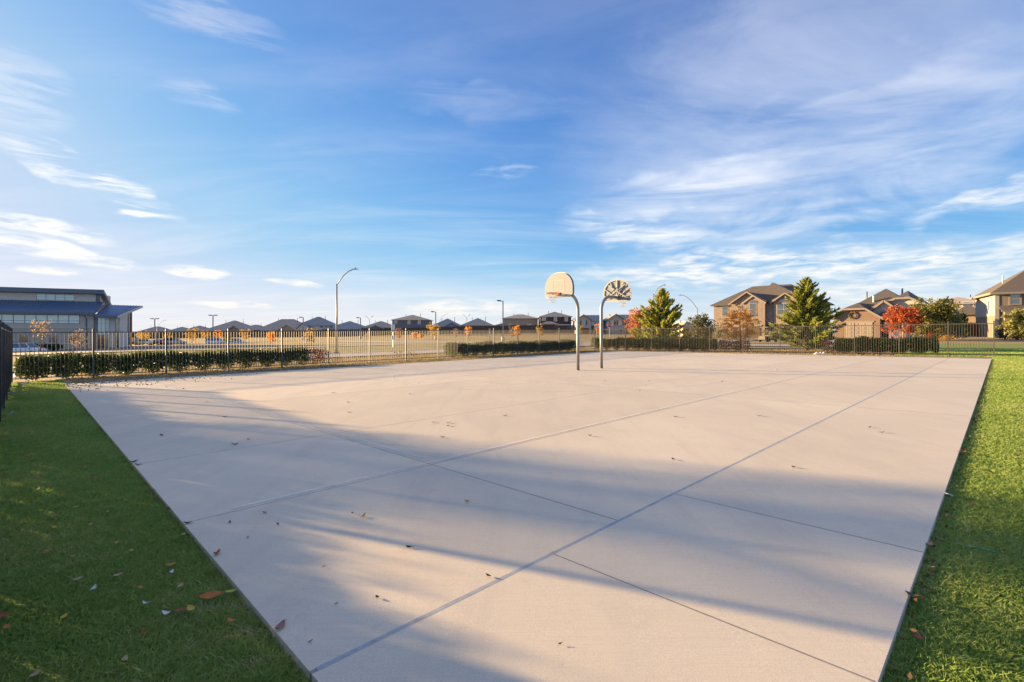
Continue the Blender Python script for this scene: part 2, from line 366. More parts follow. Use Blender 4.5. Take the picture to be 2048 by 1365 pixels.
M['targetline'] = pm('faded_target_line', (.46, .36, .32), (.60, .50, .45), 9, .8)
M['bark'] = pm('tree_bark', (.17, .125, .09), (.10, .075, .055), 9, .95, .6, 25, stretch=(1, 1, .25))
M['palebark'] = pm('pale_bark', (.36, .30, .24), (.24, .20, .16), 7, .95, .4, 25, stretch=(1, 1, .3))
M['trim'] = pm('white_trim', (.62, .60, .56), (.55, .53, .50), 3, .6)
M['tantrim'] = pm('tan_trim', (.30, .255, .21), (.26, .22, .185), 3, .6)
M['pane'] = glass('window_glass', (.035, .055, .065))
M['schoolpane'] = glass('school_glass_sky_tint', (.30, .55, .56), .06)  # teal base colour stands in for the sky mirrored in the panes
M['darkpane'] = glass('dark_glass', (.02, .03, .035))
M['rubber'] = pm('tyre_rubber', (.022, .022, .022), (.03, .03, .03), 8, .85)
M['shingle'] = pm('grey_brown_shingles', (.46, .385, .31), (.34, .285, .23), 2.6, .92, .5, 9, stretch=(1, 1, 3.5), bdist=.03)
M['shingle2'] = pm('slate_shingles', (.34, .325, .32), (.25, .24, .24), 2.6, .92, .5, 9, stretch=(1, 1, 3.5), bdist=.03)
M['shingle3'] = pm('tan_shingles', (.135, .115, .10), (.09, .078, .068), 3.2, .92, .5, 10, stretch=(1, 1, 3.5), bdist=.03)
M['shingle4'] = pm('dark_brown_shingles', (.12, .105, .095), (.08, .072, .066), 3.2, .92, .5, 10, stretch=(1, 1, 3.5), bdist=.03)
M['wood'] = pm('weathered_privacy_fence', (.105, .080, .062), (.065, .05, .04), 4, .9, stretch=(1, 1, .2))
M['cedarwood'] = pm('cedar_fence_boards', (.30, .135, .05), (.20, .085, .035), 5, .85, stretch=(1, 1, .15), rnd=.15)

# ------------------------------------------------------------------ terrain
def build_ground():
    ys = [-400, -150, -60, -30, -15, -8, -4, 0, 4, 8, 12, 16, 20, 25, 30, 35, 40, 45] + list(range(49, 141, 3)) + [145, 150, 157, 165, 172, 180, 190, 200, 230, 270, 320, 400, 550, 800, 1300, 2000, 2990]
    xs = [-3200, -1600, -900, -500, -350, -250, -200] + list(range(-160, 161, 5)) + [200, 250, 350, 500, 900, 1600, 3200]
    vs = [(x, y, T(x, y) - .10) for y in ys for x in xs]; n = len(xs)
    fs = [(j * n + i, j * n + i + 1, (j + 1) * n + i + 1, (j + 1) * n + i) for j in range(len(ys) - 1) for i in range(n - 1)]
    o = MB().add(vs, fs, True).build('ground', M['ground']); tag(o, 'dry tan grass field running out to the houses', kind='structure'); return o
build_ground()
def sheet(name, u0, u1, v0, v1, off, mat, step=2.0, label=None, edge=None, parent=None, th=0.0):
    nu = max(1, int(round((u1 - u0) / step))); nv = max(1, int(round((v1 - v0) / step))); vs = []
    for j in range(nv + 1):
        for i in range(nu + 1):
            u = u0 + (u1 - u0) * i / nu; v = v0 + (v1 - v0) * j / nv
            if edge: u, v = edge(u, v)
            x, y = uv(u, v); vs.append((x, y, T(x, y) + off))
    m = nu + 1; fs = [(j * m + i, j * m + i + 1, (j + 1) * m + i + 1, (j + 1) * m + i) for j in range(nv) for i in range(nu)]
    o = MB().add(vs, fs, True).build(name, mat, parent)
    if parent is None: tag(o, label, kind='structure')
    return o
# the sheets lie on the rough ground (which is 10 cm lower); the court stands proud of the lawns
sheet('lawn', -12, 1.3, -12, 25.2, -.055, M['lawn'], 1.5, 'shaded green lawn left of the court')
sheet('lawn', 1.3, 37.0, -34, 1.0, -.057, M['lawn'], 1.5, 'green lawn along the right edge of the court')
sheet('lawn', 37.0, 68.0, -34, 5.0, -.06, M['farlawn'], 2, 'sunlit green lawn beyond the end of the right fence')
sheet('dirt_strip', 1.2, 37.2, 22.2, 26.6, -.05, M['dirt'], 2, 'dry dirt strip between the court and the left fence')
sheet('dirt_strip', 34.0, 37.0, 0.6, 22.2, -.046, M['dirt'], 2, 'dry tan strip between the court and the right fence')
st = sheet('street', -60, 52, 34, 40.5, -.03, M['street'], 2, 'pale concrete street behind the left hedge')
for v0, v1 in ((33.7, 34.0), (40.5, 40.8)):
    sheet('kerb', -60, 52, v0, v1, .10, M['kerb'], 2, parent=st)
    sheet('kerb_face', -60, 52, v0 if v0 > 40 else v1 - .004, v0 + .004 if v0 > 40 else v1, .02, M['kerb'], 2, parent=st)
sheet('verge', -60, 51, 40.8, 62, -.04, M['verge'], 2, 'olive brown grass verge beyond the street')
s2 = sheet('street', 52, 59, 7, 120, -.025, M['street'], 3, 'pale residential street in front of the brick houses')
sheet('kerb', 51.7, 52, 7, 34, .10, M['kerb'], 2, parent=s2); sheet('kerb', 59, 59.3, 7, 120, .10, M['kerb'], 3, parent=s2)
dr = sheet('street', -40, 44, 66, 72, -.02, M['street'], 3, 'pale school drive curving past the car park')
sheet('kerb', -40, 44, 65.7, 66, .12, M['kerb'], 3, parent=dr)
sheet('car_park', -34, 34, 76, 150, -.03, M['asphalt'], 4, 'grey car park in front of the school')

# ------------------------------------------------------------------ court
def edge_warp(u, v):
    if u <= 1.101: u = .97 + .0145 * (v - 2.3)
    if v <= .501: v = .415 + .0093 * (u - 2.6)
    return u, v
def court():
    zt = .0
    base = sheet('court', 1.1, 34.2, .5, 22.7, -.0028, M['joint'], 3.0, 'pale concrete basketball court slab with sealed joints', edge=lambda u, v: edge_warp(u, v))
    vl = [.5, 2.28, 4.87, 7.55, 12.6, 17.6, 22.7]
    for k in range(6):
        v0, v1 = vl[k], vl[k + 1]
        ul = [1.1, 2.68, 4.46, 11.85, 20.0, 27.5, 34.2] if k == 0 else [1.1, 3.52, 11.85, 20.0, 27.5, 34.2]
        g0 = .0 if k == 0 else (.013 if k == 1 else .0045); g1 = .013 if k == 0 else (.0045 if k < 5 else 0)
        for i in range(len(ul) - 1):
            u0, u1 = ul[i], ul[i + 1]; a = 0 if i == 0 else .004; b = 0 if i == len(ul) - 2 else .004
            U = [u0 + a, u1 - b]; V = [v0 + g0, v1 - g1]
            c = [edge_warp(*p) if (p[0] <= 1.11 or p[1] <= .51) else p for p in ((U[0], V[0]), (U[1], V[0]), (U[1], V[1]), (U[0], V[1]))]
            be = .0015
            cu = sum(p[0] for p in c) / 4; cv = sum(p[1] for p in c) / 4
            def ins(p): return (p[0] + math.copysign(be, cu - p[0]), p[1] + math.copysign(be, cv - p[1]))
            vs = []
            for ring, zz in ((c, -.13), (c, -.0015), ([ins(p) for p in c], 0.0)):
                for p in ring:
                    x, y = uv(*p); vs.append((x, y, S * x + zz))
            fs = [(8, 9, 10, 11)] + [(r * 4 + q, r * 4 + (q + 1) % 4, r * 4 + 4 + (q + 1) % 4, r * 4 + 4 + q) for r in range(2) for q in range(4)]
            MB().add(vs, fs).build('concrete_panel', M['concrete'], base)
    sheet('joint_sealant', 1.0, 34.2, 2.264, 2.296, .0006, M['sealant'], 3, parent=base)
    for vv in vl[2:-1]: sheet('joint_sealant', 1.1, 34.2, vv - .0045, vv + .0045, .0006, M['joint'], 3, parent=base)
    for uu in (3.52, 11.85, 20.0, 27.5):
        sheet('joint_sealant', uu - .005, uu + .005, 2.30 if uu < 4 else .55, 22.7, .0010, M['joint'], 3, parent=base)
    for uu in (2.68, 4.46): sheet('joint_sealant', uu - .005, uu + .005, .43, 2.262, .0010, M['joint'], 3, parent=base)
    return base
COURT = court()
def strip(pts, w, name='painted_line'):
    vs = []
    for i, p in enumerate(pts):
        a = pts[max(i - 1, 0)]; b = pts[min(i + 1, len(pts) - 1)]
        d = Vector((b[0] - a[0], b[1] - a[1])).normalized(); n = Vector((-d.y, d.x)) * w / 2
        for s in (1, -1):
            x, y = uv(p[0] + n.x * s, p[1] + n.y * s); vs.append((x, y, S * x + .004))
    fs = [(2 * i + 1, 2 * i + 3, 2 * i + 2, 2 * i) for i in range(len(pts) - 1)]
    MB().add(vs, fs).build(name, M['line'], COURT)
def lin(a, b, n=10): return [(a[0] + (b[0] - a[0]) * i / n, a[1] + (b[1] - a[1]) * i / n) for i in range(n + 1)]
for cu, sg in ((14.85, -1), (19.35, 1)):
    strip([(cu + sg * 6.15 * math.sin(t), 12.4 - 6.15 * math.cos(t)) for t in np.linspace(-.12, math.pi + .12, 60)], .05)
    for vv in (10.6, 14.2): strip(lin((cu - sg * 1.4, vv), (cu + sg * 4.2, vv)), .05)
    strip(lin((cu + sg * 4.2, 10.62), (cu + sg * 4.2, 14.18)), .05)
    strip([(cu + sg * (4.22 + 1.8 * math.sin(t)), 12.4 - 1.8 * math.cos(t)) for t in np.linspace(0, math.pi, 30)], .05)
strip(lin((1.4, 4.95), (33.6, 5.0), 40), .05)
strip(lin((3.62, 5.2), (3.62, 22.2), 40), .05)

# ------------------------------------------------------------------ fences
def fence(label, A, B, posts, mat, gap=.121, ph=1.95, stop=None):
    """steel picket fence from A to B (site xy); posts: distances along the run"""
    A = Vector(A); B = Vector(B); Lg = (B - A).length; d = (B - A) / Lg; rz = math.atan2(d.y, d.x)
    o = thing('metal_fence', label, 'fence', (A.x, A.y, 0), 0)
    def at(s): p = A + d * s; return p, T(p.x, p.y) - .05
    pb = MB().box(-.030, .030, -.030, .030, 0, ph)
    pb.add([(-.04, -.04, ph), (.04, -.04, ph), (.04, .04, ph), (-.04, .04, ph), (0, 0, ph + .035)], [(3, 2, 1, 0), (0, 1, 4), (1, 2, 4), (2, 3, 4), (3, 0, 4)])
    pme = pb.mesh(mat); kme = MB().box(-.0095, .0095, -.0095, .0095, 0.10, 1.80).mesh(mat)
    for s in posts:
        p, z = at(s); link('post', pme, o, (p.x - A.x, p.y - A.y, z), rz)
    n = 0
    for a, b in zip(posts[:-1], posts[1:]):
        (p, z), (q, w) = at(a), at(b); off = d * .034
        for zz, hh in ((1.82, .04), (.13, .034)):
            MB().bar((p.x - A.x + off.x, p.y - A.y + off.y, z + zz), (q.x - A.x - off.x, q.y - A.y - off.y, w + zz), .03, hh).build('rail', mat, o)
        k = int(round((b - a) / gap))
        for i in range(1, k):
            r, zz = at(a + (b - a) * i / k)
            if n < 300: link('picket', kme, o, (r.x - A.x, r.y - A.y, zz), rz); n += 1
    return o
CORNER = uv(36.2, 25.95); NEARC = uv(-.02, 25.75)
Lf = math.dist(NEARC, CORNER)
fence('long black picket fence along the left side in front of the hedge', NEARC, CORNER, [0] + [2.30 + 2.42 * k for k in range(14)] + [Lf], M['greyfence'])
REND = (26.47, 27.46)
pr = [gnd(p, 705)[0] for p in ()]
def along(A, B, px):
    """distance along AB where a photo column meets it"""
    t = (px - 1024) / F; ax, ay = A; dx, dy = B[0] - A[0], B[1] - A[1]
    s = (t * ay - ax) / (dx - t * dy); return s * math.hypot(dx, dy)
Lr = math.dist(CORNER, REND)
pts = sorted(along(CORNER, REND, p) for p in (1251, 1303, 1359, 1419, 1486, 1560, 1631, 1709, 1798, 1896))
fence('picket fence across the far end of the court before the brick houses', CORNER, REND, [0] + [p for p in pts if p > .6] + [Lr], M['greyfence'])
NB = uv(-.36, .6)
Ln = math.dist(NEARC, NB)
fence('black picket fence at the far left edge running toward the viewer', uv(-.01, 25.5), NB, [2.37 * k for k in range(8)], M['black'])
fence('black picket fence section beyond the gap, left of the picture', uv(-.31, 6.3), uv(-.36, .6), [0, 2.4, 4.8], M['black'])

# ------------------------------------------------------------------ foliage
def cards(name, C, size, mat, parent, aspect=.45, dirs=None, spread=1.0, seed=0, tint=None, kind=None):
    rg = np.random.default_rng(seed); n = len(C); C = np.asarray(C, float)
    a = rg.normal(size=(n, 3))
    if dirs is not None: a = np.asarray(dirs) + a * spread
    a /= np.linalg.norm(a, axis=1, keepdims=True) + 1e-9
    b = np.cross(a, rg.normal(size=(n, 3))); b /= np.linalg.norm(b, axis=1, keepdims=True) + 1e-9
    s = (np.asarray(size) * rg.uniform(.65, 1.35, n))[:, None] if np.ndim(size) == 0 else (np.asarray(size) * rg.uniform(.7, 1.3, n))[:, None]
    a *= s; b *= s * aspect
    V = np.stack([C - a, C + b * .9 - a * .1, C + a, C - b * .9 - a * .1], 1).reshape(-1, 3)
    me = bpy.data.meshes.new(name)
    me.vertices.add(4 * n); me.vertices.foreach_set('co', V.ravel())
    me.loops.add(4 * n); me.loops.foreach_set('vertex_index', np.arange(4 * n, dtype=np.int32))
    me.polygons.add(n); me.polygons.foreach_set('loop_start', np.arange(0, 4 * n, 4, dtype=np.int32)); me.polygons.foreach_set('loop_total', np.full(n, 4, np.int32))
    if tint is None: tint = rg.random(n)
    at = me.attributes.new('tint', 'FLOAT', 'FACE'); at.data.foreach_set('value', np.clip(tint, 0, 1).astype(np.float32))
    me.materials.append(mat); me.update(calc_edges=True)
    o = link(name, me, parent)
    if kind: o['kind'] = kind
    return o
def clump(P, scale, seed, k=7):
    """smooth random field in 0..1 used to make light and dark masses"""
    rg = np.random.default_rng(seed + 99); P = np.asarray(P); f = np.zeros(len(P))
    for _ in range(k):
        w = rg.normal(size=3) / scale * 2.2; f += np.sin(P @ w + rg.uniform(0, 6.3))
    return .5 + f / (2.6 * math.sqrt(k))
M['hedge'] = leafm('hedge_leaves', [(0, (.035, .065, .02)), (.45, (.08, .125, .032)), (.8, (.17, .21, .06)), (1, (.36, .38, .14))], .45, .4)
M['redshrub'] = leafm('reddish_shrub_leaves', [(0, (.10, .035, .03)), (.5, (.19, .075, .055)), (1, (.26, .16, .08))], .3)
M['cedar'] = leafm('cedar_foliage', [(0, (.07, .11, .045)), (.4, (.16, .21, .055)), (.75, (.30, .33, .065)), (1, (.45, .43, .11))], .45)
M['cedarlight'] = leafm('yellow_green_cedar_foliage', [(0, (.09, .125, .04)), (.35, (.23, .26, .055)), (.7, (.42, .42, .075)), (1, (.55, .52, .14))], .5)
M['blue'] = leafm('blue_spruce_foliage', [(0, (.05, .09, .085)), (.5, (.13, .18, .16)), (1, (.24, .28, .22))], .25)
M['juniper'] = leafm('juniper_foliage', [(0, (.05, .075, .028)), (.5, (.17, .18, .05)), (1, (.34, .31, .10))], .3)
M['red'] = leafm('red_maple_leaves', [(0, (.26, .04, .02)), (.5, (.44, .10, .04)), (1, (.56, .22, .07))], .4)
M['pinkred'] = leafm('pink_red_leaves', [(0, (.30, .09, .05)), (.5, (.50, .19, .10)), (1, (.58, .34, .15))], .4)
M['orange'] = leafm('orange_leaves', [(0, (.66, .22, .03)), (.5, (.84, .40, .05)), (1, (.90, .56, .11))], .55)
M['yellow'] = leafm('yellow_leaves', [(0, (.36, .20, .03)), (.5, (.58, .36, .05)), (1, (.66, .48, .10))], .4)
M['olive'] = leafm('olive_leaves', [(0, (.05, .055, .02)), (.5, (.13, .13, .045)), (1, (.24, .21, .09))], .3)
M['tanleaf'] = leafm('tan_dry_leaves', [(0, (.25, .16, .10)), (.5, (.38, .26, .17)), (1, (.48, .36, .26))], .35)
M['dark'] = leafm('dark_evergreen_leaves', [(0, (.018, .03, .012)), (.6, (.04, .06, .02)), (1, (.07, .09, .03))], .2)

def hedge(label, A, B, h, w, mat, seed, dens=4600, pitch=.95, lift=.36, group='hedges planted outside the fences', size=.05, base=0.0):
    """row of trimmed shrubs grown together: solid top, separate feet with gaps near the ground"""
    rg = np.random.default_rng(seed); A = Vector(A); B = Vector(B); L = (B - A).length; d = (B - A) / L
    o = thing('hedge', label, 'hedge', (A.x, A.y, T(A.x, A.y) - .06), math.atan2(d.y, d.x), group)
    sl = (T(B.x, B.y) - T(A.x, A.y)) / L
    n = int(dens * L * 1.6); s = rg.uniform(-.06, L + .06, n); t = rg.uniform(-1, 1, n); z = rg.uniform(0, 1, n)
    shell = np.maximum(np.abs(t), np.where(z > .5, z, 0)); keep = rg.random(n) < .25 + .75 * shell ** 3
    cen = (np.floor(s / pitch) + .5) * pitch; loc = np.abs(s - cen) / (pitch / 2)
    ph = np.floor(s / pitch); jit = .5 + .5 * np.sin(ph * 12.9898 + seed) 
    lim = np.where(z < lift * (.75 + .6 * jit), .22 + .78 * (z / (lift * (.75 + .6 * jit))) ** .8, 1.0)
    keep &= (loc < lim + .12 * rg.normal(size=n)) & (np.abs(t) < lim * (1 - .25 * np.clip((z - .8) / .2, 0, 1)))
    end = np.minimum(s + .06, L + .06 - s); keep &= end > .25 * (1 - np.sqrt(np.clip(1 - (np.clip(z, .0, 1) - .5) ** 2 * 3, 0, 1)))
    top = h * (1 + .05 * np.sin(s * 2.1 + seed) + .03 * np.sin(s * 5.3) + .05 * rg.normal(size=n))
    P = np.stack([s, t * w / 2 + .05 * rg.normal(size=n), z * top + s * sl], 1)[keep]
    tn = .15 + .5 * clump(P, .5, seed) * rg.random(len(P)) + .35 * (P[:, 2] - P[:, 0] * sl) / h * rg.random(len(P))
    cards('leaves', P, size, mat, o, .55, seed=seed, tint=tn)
    st = MB()
    for i in range(int(L / pitch)):
        c = (i + .5) * pitch
        for k in range(4):
            an = rg.uniform(0, 6.28); st.tube([(c, 0, c * sl), (c + .12 * math.cos(an), .1 * math.sin(an), c * sl + h * .3), (c + .28 * math.cos(an), .18 * math.sin(an), c * sl + h * .62)], [.014, .010, .006], 5, False)
    st.build('stems', M['bark'], o)['kind'] = 'stuff'; return o
HV = 26.75
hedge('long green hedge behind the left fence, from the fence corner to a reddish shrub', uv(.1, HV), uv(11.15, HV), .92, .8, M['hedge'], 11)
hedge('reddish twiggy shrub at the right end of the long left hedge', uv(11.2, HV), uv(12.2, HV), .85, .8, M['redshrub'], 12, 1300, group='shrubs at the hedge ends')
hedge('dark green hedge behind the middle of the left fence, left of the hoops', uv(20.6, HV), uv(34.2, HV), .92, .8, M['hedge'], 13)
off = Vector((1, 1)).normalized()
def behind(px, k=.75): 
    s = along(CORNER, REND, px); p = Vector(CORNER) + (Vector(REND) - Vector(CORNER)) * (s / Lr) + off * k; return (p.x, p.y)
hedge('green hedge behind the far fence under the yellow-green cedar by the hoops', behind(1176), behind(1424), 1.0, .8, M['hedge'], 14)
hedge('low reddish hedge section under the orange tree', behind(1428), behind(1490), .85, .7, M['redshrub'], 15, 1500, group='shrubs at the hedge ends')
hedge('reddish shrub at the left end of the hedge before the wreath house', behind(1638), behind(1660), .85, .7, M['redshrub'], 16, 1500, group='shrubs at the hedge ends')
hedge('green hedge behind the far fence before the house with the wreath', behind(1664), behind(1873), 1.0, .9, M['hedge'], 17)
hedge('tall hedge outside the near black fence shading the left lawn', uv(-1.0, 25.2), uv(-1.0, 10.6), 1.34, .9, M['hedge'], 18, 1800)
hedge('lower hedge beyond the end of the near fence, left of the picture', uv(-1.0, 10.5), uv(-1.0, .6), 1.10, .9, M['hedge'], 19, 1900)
for sx, sd in ((785, 3), (805, 4)):
    p = uv(0, 0); s = along(uv(0, HV), uv(36, HV), sx); q = uv(s, HV)
    hedge('sparse leafless shrub behind the left fence, %s of the pair' % ('left' if sd == 3 else 'right'), q, uv(s + .9, HV), .6, .5, M['redshrub'], sd, 160, group='shrubs at the hedge ends')

def tree_root(name, label, px, d, group=None, base=None, cat='tree', xy=None):
    x, y = xy if xy else (X(px, d), d)
    return thing(name, label, cat, (x, y, (T(x, y) - .08) if base is None else base), 0, group)
def conifer(name, label, px, d, h, w, mat, seed, n_br=150, per=60, size=.11, up=.55, bare=.05, shape=.8, lean=0, group=None, xy=None, base=None, spread=.45, tight=1.0):
    o = tree_root(name, label, px, d, group, xy=xy, base=base); rg = np.random.default_rng(seed)
    tr = MB().tube([(0, 0, 0), (.02, .01, h * .3), (lean * .3, 0, h * .65), (lean, 0, h * .985)], [.035 * h ** .8, .028 * h ** .8, .016 * h ** .8, .004], 8)
    P = []; D = []; tn = []
    for k in range(n_br):
        t = bare + (1 - bare) * (k / n_br) ** .85; an = k * 2.39996 + rg.uniform(-.4, .4)
        L = w / 2 * (1 - t) ** shape * (rg.uniform(.68, 1.18) if tight == 1 else rg.uniform(.55, 1.22)) + .10 * h * .1
        if t < .16: L *= .55 + 2.8 * t
        z0 = t * h * .96; q = np.linspace(.12, 1, 6)
        dirn = np.array([math.cos(an), math.sin(an), 0.])
        up_k = up * (.35 + .9 * t)
        pts = np.array([lean * t, 0, z0]) + np.outer(q * L, dirn) + np.outer(L * up_k * q ** 1.7 - L * .08 * q, [0, 0, 1])
        tr.tube([tuple(pts[0] - dirn * L * .12), tuple(pts[2]), tuple(pts[5])], [.012 * h ** .5, .008, .003], 4, False)
        m = max(8, int(per * L / (w / 2) + 10)); r = rg.uniform(.1, 1, m) ** .75
        base_p = np.array([np.interp(r, q, pts[:, i]) for i in range(3)]).T
        tang = np.gradient(pts, axis=0); tg = np.array([np.interp(r, q, tang[:, i]) for i in range(3)]).T; tg /= np.linalg.norm(tg, axis=1, keepdims=True)
        rad = tight * (.16 * L + .05) * (1.05 - .75 * r); jit = rg.normal(size=(m, 3)) * rad[:, None] * .75
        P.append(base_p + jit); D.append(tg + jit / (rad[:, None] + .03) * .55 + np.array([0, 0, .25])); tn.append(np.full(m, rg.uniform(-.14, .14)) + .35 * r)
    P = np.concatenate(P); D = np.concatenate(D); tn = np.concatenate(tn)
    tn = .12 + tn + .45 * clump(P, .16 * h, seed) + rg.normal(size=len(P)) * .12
    tr.build('trunk', M['bark'], o)
    cards('crown', P, size, mat, o, .32, D, spread, seed, tn); return o
def deciduous(name, label, px, d, h, w, mat, seed, n=1500, size=.075, trunk=.22, bark='bark', group=None, xy=None, base=None, limbs=26, asp=.6, tall=1.0, sparse=1.0, flat=0.0, r0=None, top=.98):
    o = tree_root(name, label, px, d, group, xy=xy, base=base); rg = np.random.default_rng(seed)
    r0 = r0 or .016 * h; tr = MB(); zt = h * trunk
    tr.tube([(0, 0, 0), (.01 * h, 0, zt), (0, .01 * h, h * .6), (.01 * h, 0, h * .93)], [r0 * 1.25, r0, r0 * .55, r0 * .12], 8)
    tips = []
    for k in range(limbs):
        t = (k + .5) / limbs; an = k * 2.39996 + rg.uniform(-.5, .5); z0 = zt + (h * .86 - zt) * t * .85
        prof = math.sin(math.pi * min(1, (.16 + .84 * t)) ** 1.15) ** .75
        L = w / 2 * (.35 + .65 * prof) * rg.uniform(.7, 1.1); rise = (.25 + .75 * t) * (1 - flat) * L * rg.uniform(.5, 1.1) * tall
        e = np.array([math.cos(an) * L, math.sin(an) * L, min(z0 + rise, h * top)])
        mid = np.array([e[0] * .5, e[1] * .5, z0 + (e[2] - z0) * .38])
        tr.tube([(0, 0, z0), tuple(mid), tuple(e)], [r0 * .42 * (1.1 - t * .7), r0 * .24, r0 * .06], 5, False)
        for q in (.55, .8, 1.0):
            c = mid + (e - mid) * (q - .5) * 2 if q > .5 else mid
            tips.append((c, (.10 + .09 * q) * w * rg.uniform(.7, 1.2)))
            s2 = c + rg.normal(size=3) * w * .09; tr.tube([tuple(mid + (e - mid) * max(0, (q - .6) * 2)), tuple(s2)], [r0 * .12, r0 * .03], 4, False); tips.append((s2, .10 * w * rg.uniform(.6, 1.1)))
    idx = rg.integers(0, len(tips), n); C = np.array([t[0] for t in tips])[idx]; rad = np.array([t[1] for t in tips])[idx]
    off = rg.normal(size=(n, 3)); off /= np.linalg.norm(off, axis=1, keepdims=True); off *= (rad * rg.random(n) ** .45)[:, None]; off[:, 2] *= (.8 - .55 * flat)
    P = C + off; keep = (P[:, 2] > zt * .72) & (rg.random(n) < sparse); P = P[keep]
    tn = .05 + .55 * clump(P, .16 * h, seed) + .4 * rg.random(len(P))
    tr.build('trunk', M[bark], o); cards('crown', P, size, mat, o, asp, seed=seed, tint=tn); return o

# trees by the far fence
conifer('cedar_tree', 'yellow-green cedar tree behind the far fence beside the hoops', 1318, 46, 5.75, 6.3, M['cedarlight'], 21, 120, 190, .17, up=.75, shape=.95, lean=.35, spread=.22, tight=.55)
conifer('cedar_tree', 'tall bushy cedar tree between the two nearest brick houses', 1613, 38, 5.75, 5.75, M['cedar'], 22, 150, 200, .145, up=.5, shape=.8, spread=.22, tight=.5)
deciduous('red_leaf_tree', 'small pink-red autumn tree left of the cedar by the hoops', 1279, 50, 4.2, 2.6, M['pinkred'], 23, 4200, .085, .12, limbs=30, tall=1.7)
deciduous('cypress_tree', 'feathery orange cypress tree in front of the two-storey brick house', 1480, 44, 4.2, 3.0, M['orange'], 24, 5200, .085, .22, 'palebark', limbs=34, asp=.3, flat=.82, r0=.06)
deciduous('evergreen_tree', 'small round olive evergreen tree above the cedar plank fence', 1403, 62, 3.6, 2.9, M['olive'], 25, 4000, .10, .18)
deciduous('maple_tree', 'bright red maple tree beside the house with the wreath', 1806, 60, 4.35, 3.5, M['red'], 26, 6500, .11, .28, 'palebark')
deciduous('evergreen_tree', 'large rounded juniper tree right of the red maple', 1866, 62, 4.7, 5.2, M['juniper'], 27, 14000, .12, .10, limbs=46)
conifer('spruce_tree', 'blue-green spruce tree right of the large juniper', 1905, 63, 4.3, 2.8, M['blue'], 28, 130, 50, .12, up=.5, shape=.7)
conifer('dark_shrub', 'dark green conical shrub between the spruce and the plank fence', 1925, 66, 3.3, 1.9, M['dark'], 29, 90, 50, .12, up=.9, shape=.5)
deciduous('yellow_green_tree', 'yellow-green leafy tree cut by the right edge of the picture', 2058, 50, 3.5, 3.0, M['juniper'], 30, 6000, .11, .2)
# trees out of the picture to the left, whose shadows cross the court
for i, (p, t, h, w, n, sd) in enumerate(((4.84, 26, 10.5, 3.3, 5200, 41), (-.95, 18, 7.6, 3.5, 5200, 42), (-4.2, 22, 8.6, 4.6, 3200, 43))):
    c = Vector((.392, .92)) * p + Vector((math.sin(SUN_HEAD), math.cos(SUN_HEAD))) * t
    conifer('shade_tree', ('tall evergreen beyond the near fence shading the middle of the court', 'evergreen beyond the near fence shading the foreground lawn', 'evergreen behind the viewer beyond the near fence')[i], 0, 0, h, w, M['cedar'], sd, 170, 130, (.082, .085, .09)[i], up=.3, bare=.04, shape=.2, xy=(c.x, c.y), base=T(c.x, c.y) - .1, group='evergreens outside the picture')

# ------------------------------------------------------------------ lawns of single blades
M['blade'] = leafm('grass_blades', [(0, (.16, .26, .065)), (.35, (.27, .40, .095)), (.65, (.37, .48, .13)), (.88, (.47, .50, .20)), (1, (.62, .56, .36))], .45, .5)
M['dryblade'] = leafm('dry_grass_blades', [(0, (.20, .15, .07)), (.5, (.34, .26, .13)), (1, (.48, .40, .22))], .3, .6)
def blades(name, label, U, V, hgt, wid, seed, mat, zoff=-.055, tint=None):
    rg = np.random.default_rng(seed); n = len(U)
    x = (U - V) / R2; y = (U + V) / R2; z = S * x + zoff
    P = np.stack([x, y, z], 1); an = rg.uniform(0, 6.283, n); h = hgt * rg.uniform(.55, 1.35, n); w = wid * rg.uniform(.7, 1.3, n)
    la = rg.uniform(0, 6.283, n); lean = h * rg.uniform(.2, 1.7, n)
    side = np.stack([np.cos(an) * w, np.sin(an) * w, np.zeros(n)], 1)
    tip = np.stack([np.cos(la) * lean, np.sin(la) * lean, h], 1); mid = tip * np.array([.38, .38, .62])
    VV = np.stack([P - side, P + side, P + mid + side * .75, P + tip, P + mid - side * .75], 1).reshape(-1, 3)
    me = bpy.data.meshes.new(name); me.vertices.add(5 * n); me.vertices.foreach_set('co', VV.ravel())
    me.loops.add(5 * n); me.loops.foreach_set('vertex_index', np.arange(5 * n, dtype=np.int32))
    me.polygons.add(n); me.polygons.foreach_set('loop_start', np.arange(0, 5 * n, 5, dtype=np.int32)); me.polygons.foreach_set('loop_total', np.full(n, 5, np.int32))
    if tint is None: tint = .02 + .42 * rg.random(n) + .34 * clump(P, .9, seed) + .22 * clump(P, .16, seed + 5) + .3 * (rg.random(n) < .06)
    at = me.attributes.new('tint', 'FLOAT', 'FACE'); at.data.foreach_set('value', np.clip(tint, 0, 1).astype(np.float32))
    me.materials.append(mat); me.update(calc_edges=True); o = link(name, me); tag(o, label, 'grass', kind='stuff'); return o
def lawn_points(u0, u1, v0, v1, dens, seed, cond):
    rg = np.random.default_rng(seed); n = int((u1 - u0) * (v1 - v0) * dens); U = rg.uniform(u0, u1, n); V = rg.uniform(v0, v1, n); k = cond(U, V, rg); return U[k], V[k]
def left_cond(U, V, rg):
    edge = .97 + .0145 * (V - 2.3) + .028 * rg.normal(size=len(U)) + .02 * np.sin(V * 9) + .012 * np.sin(V * 31) 
    dist = np.hypot(U, V); k = U < edge + .004
    return k & (rg.random(len(U)) < np.clip(4.2 / np.maximum(dist, .1), .08, 1) ** 1.25)
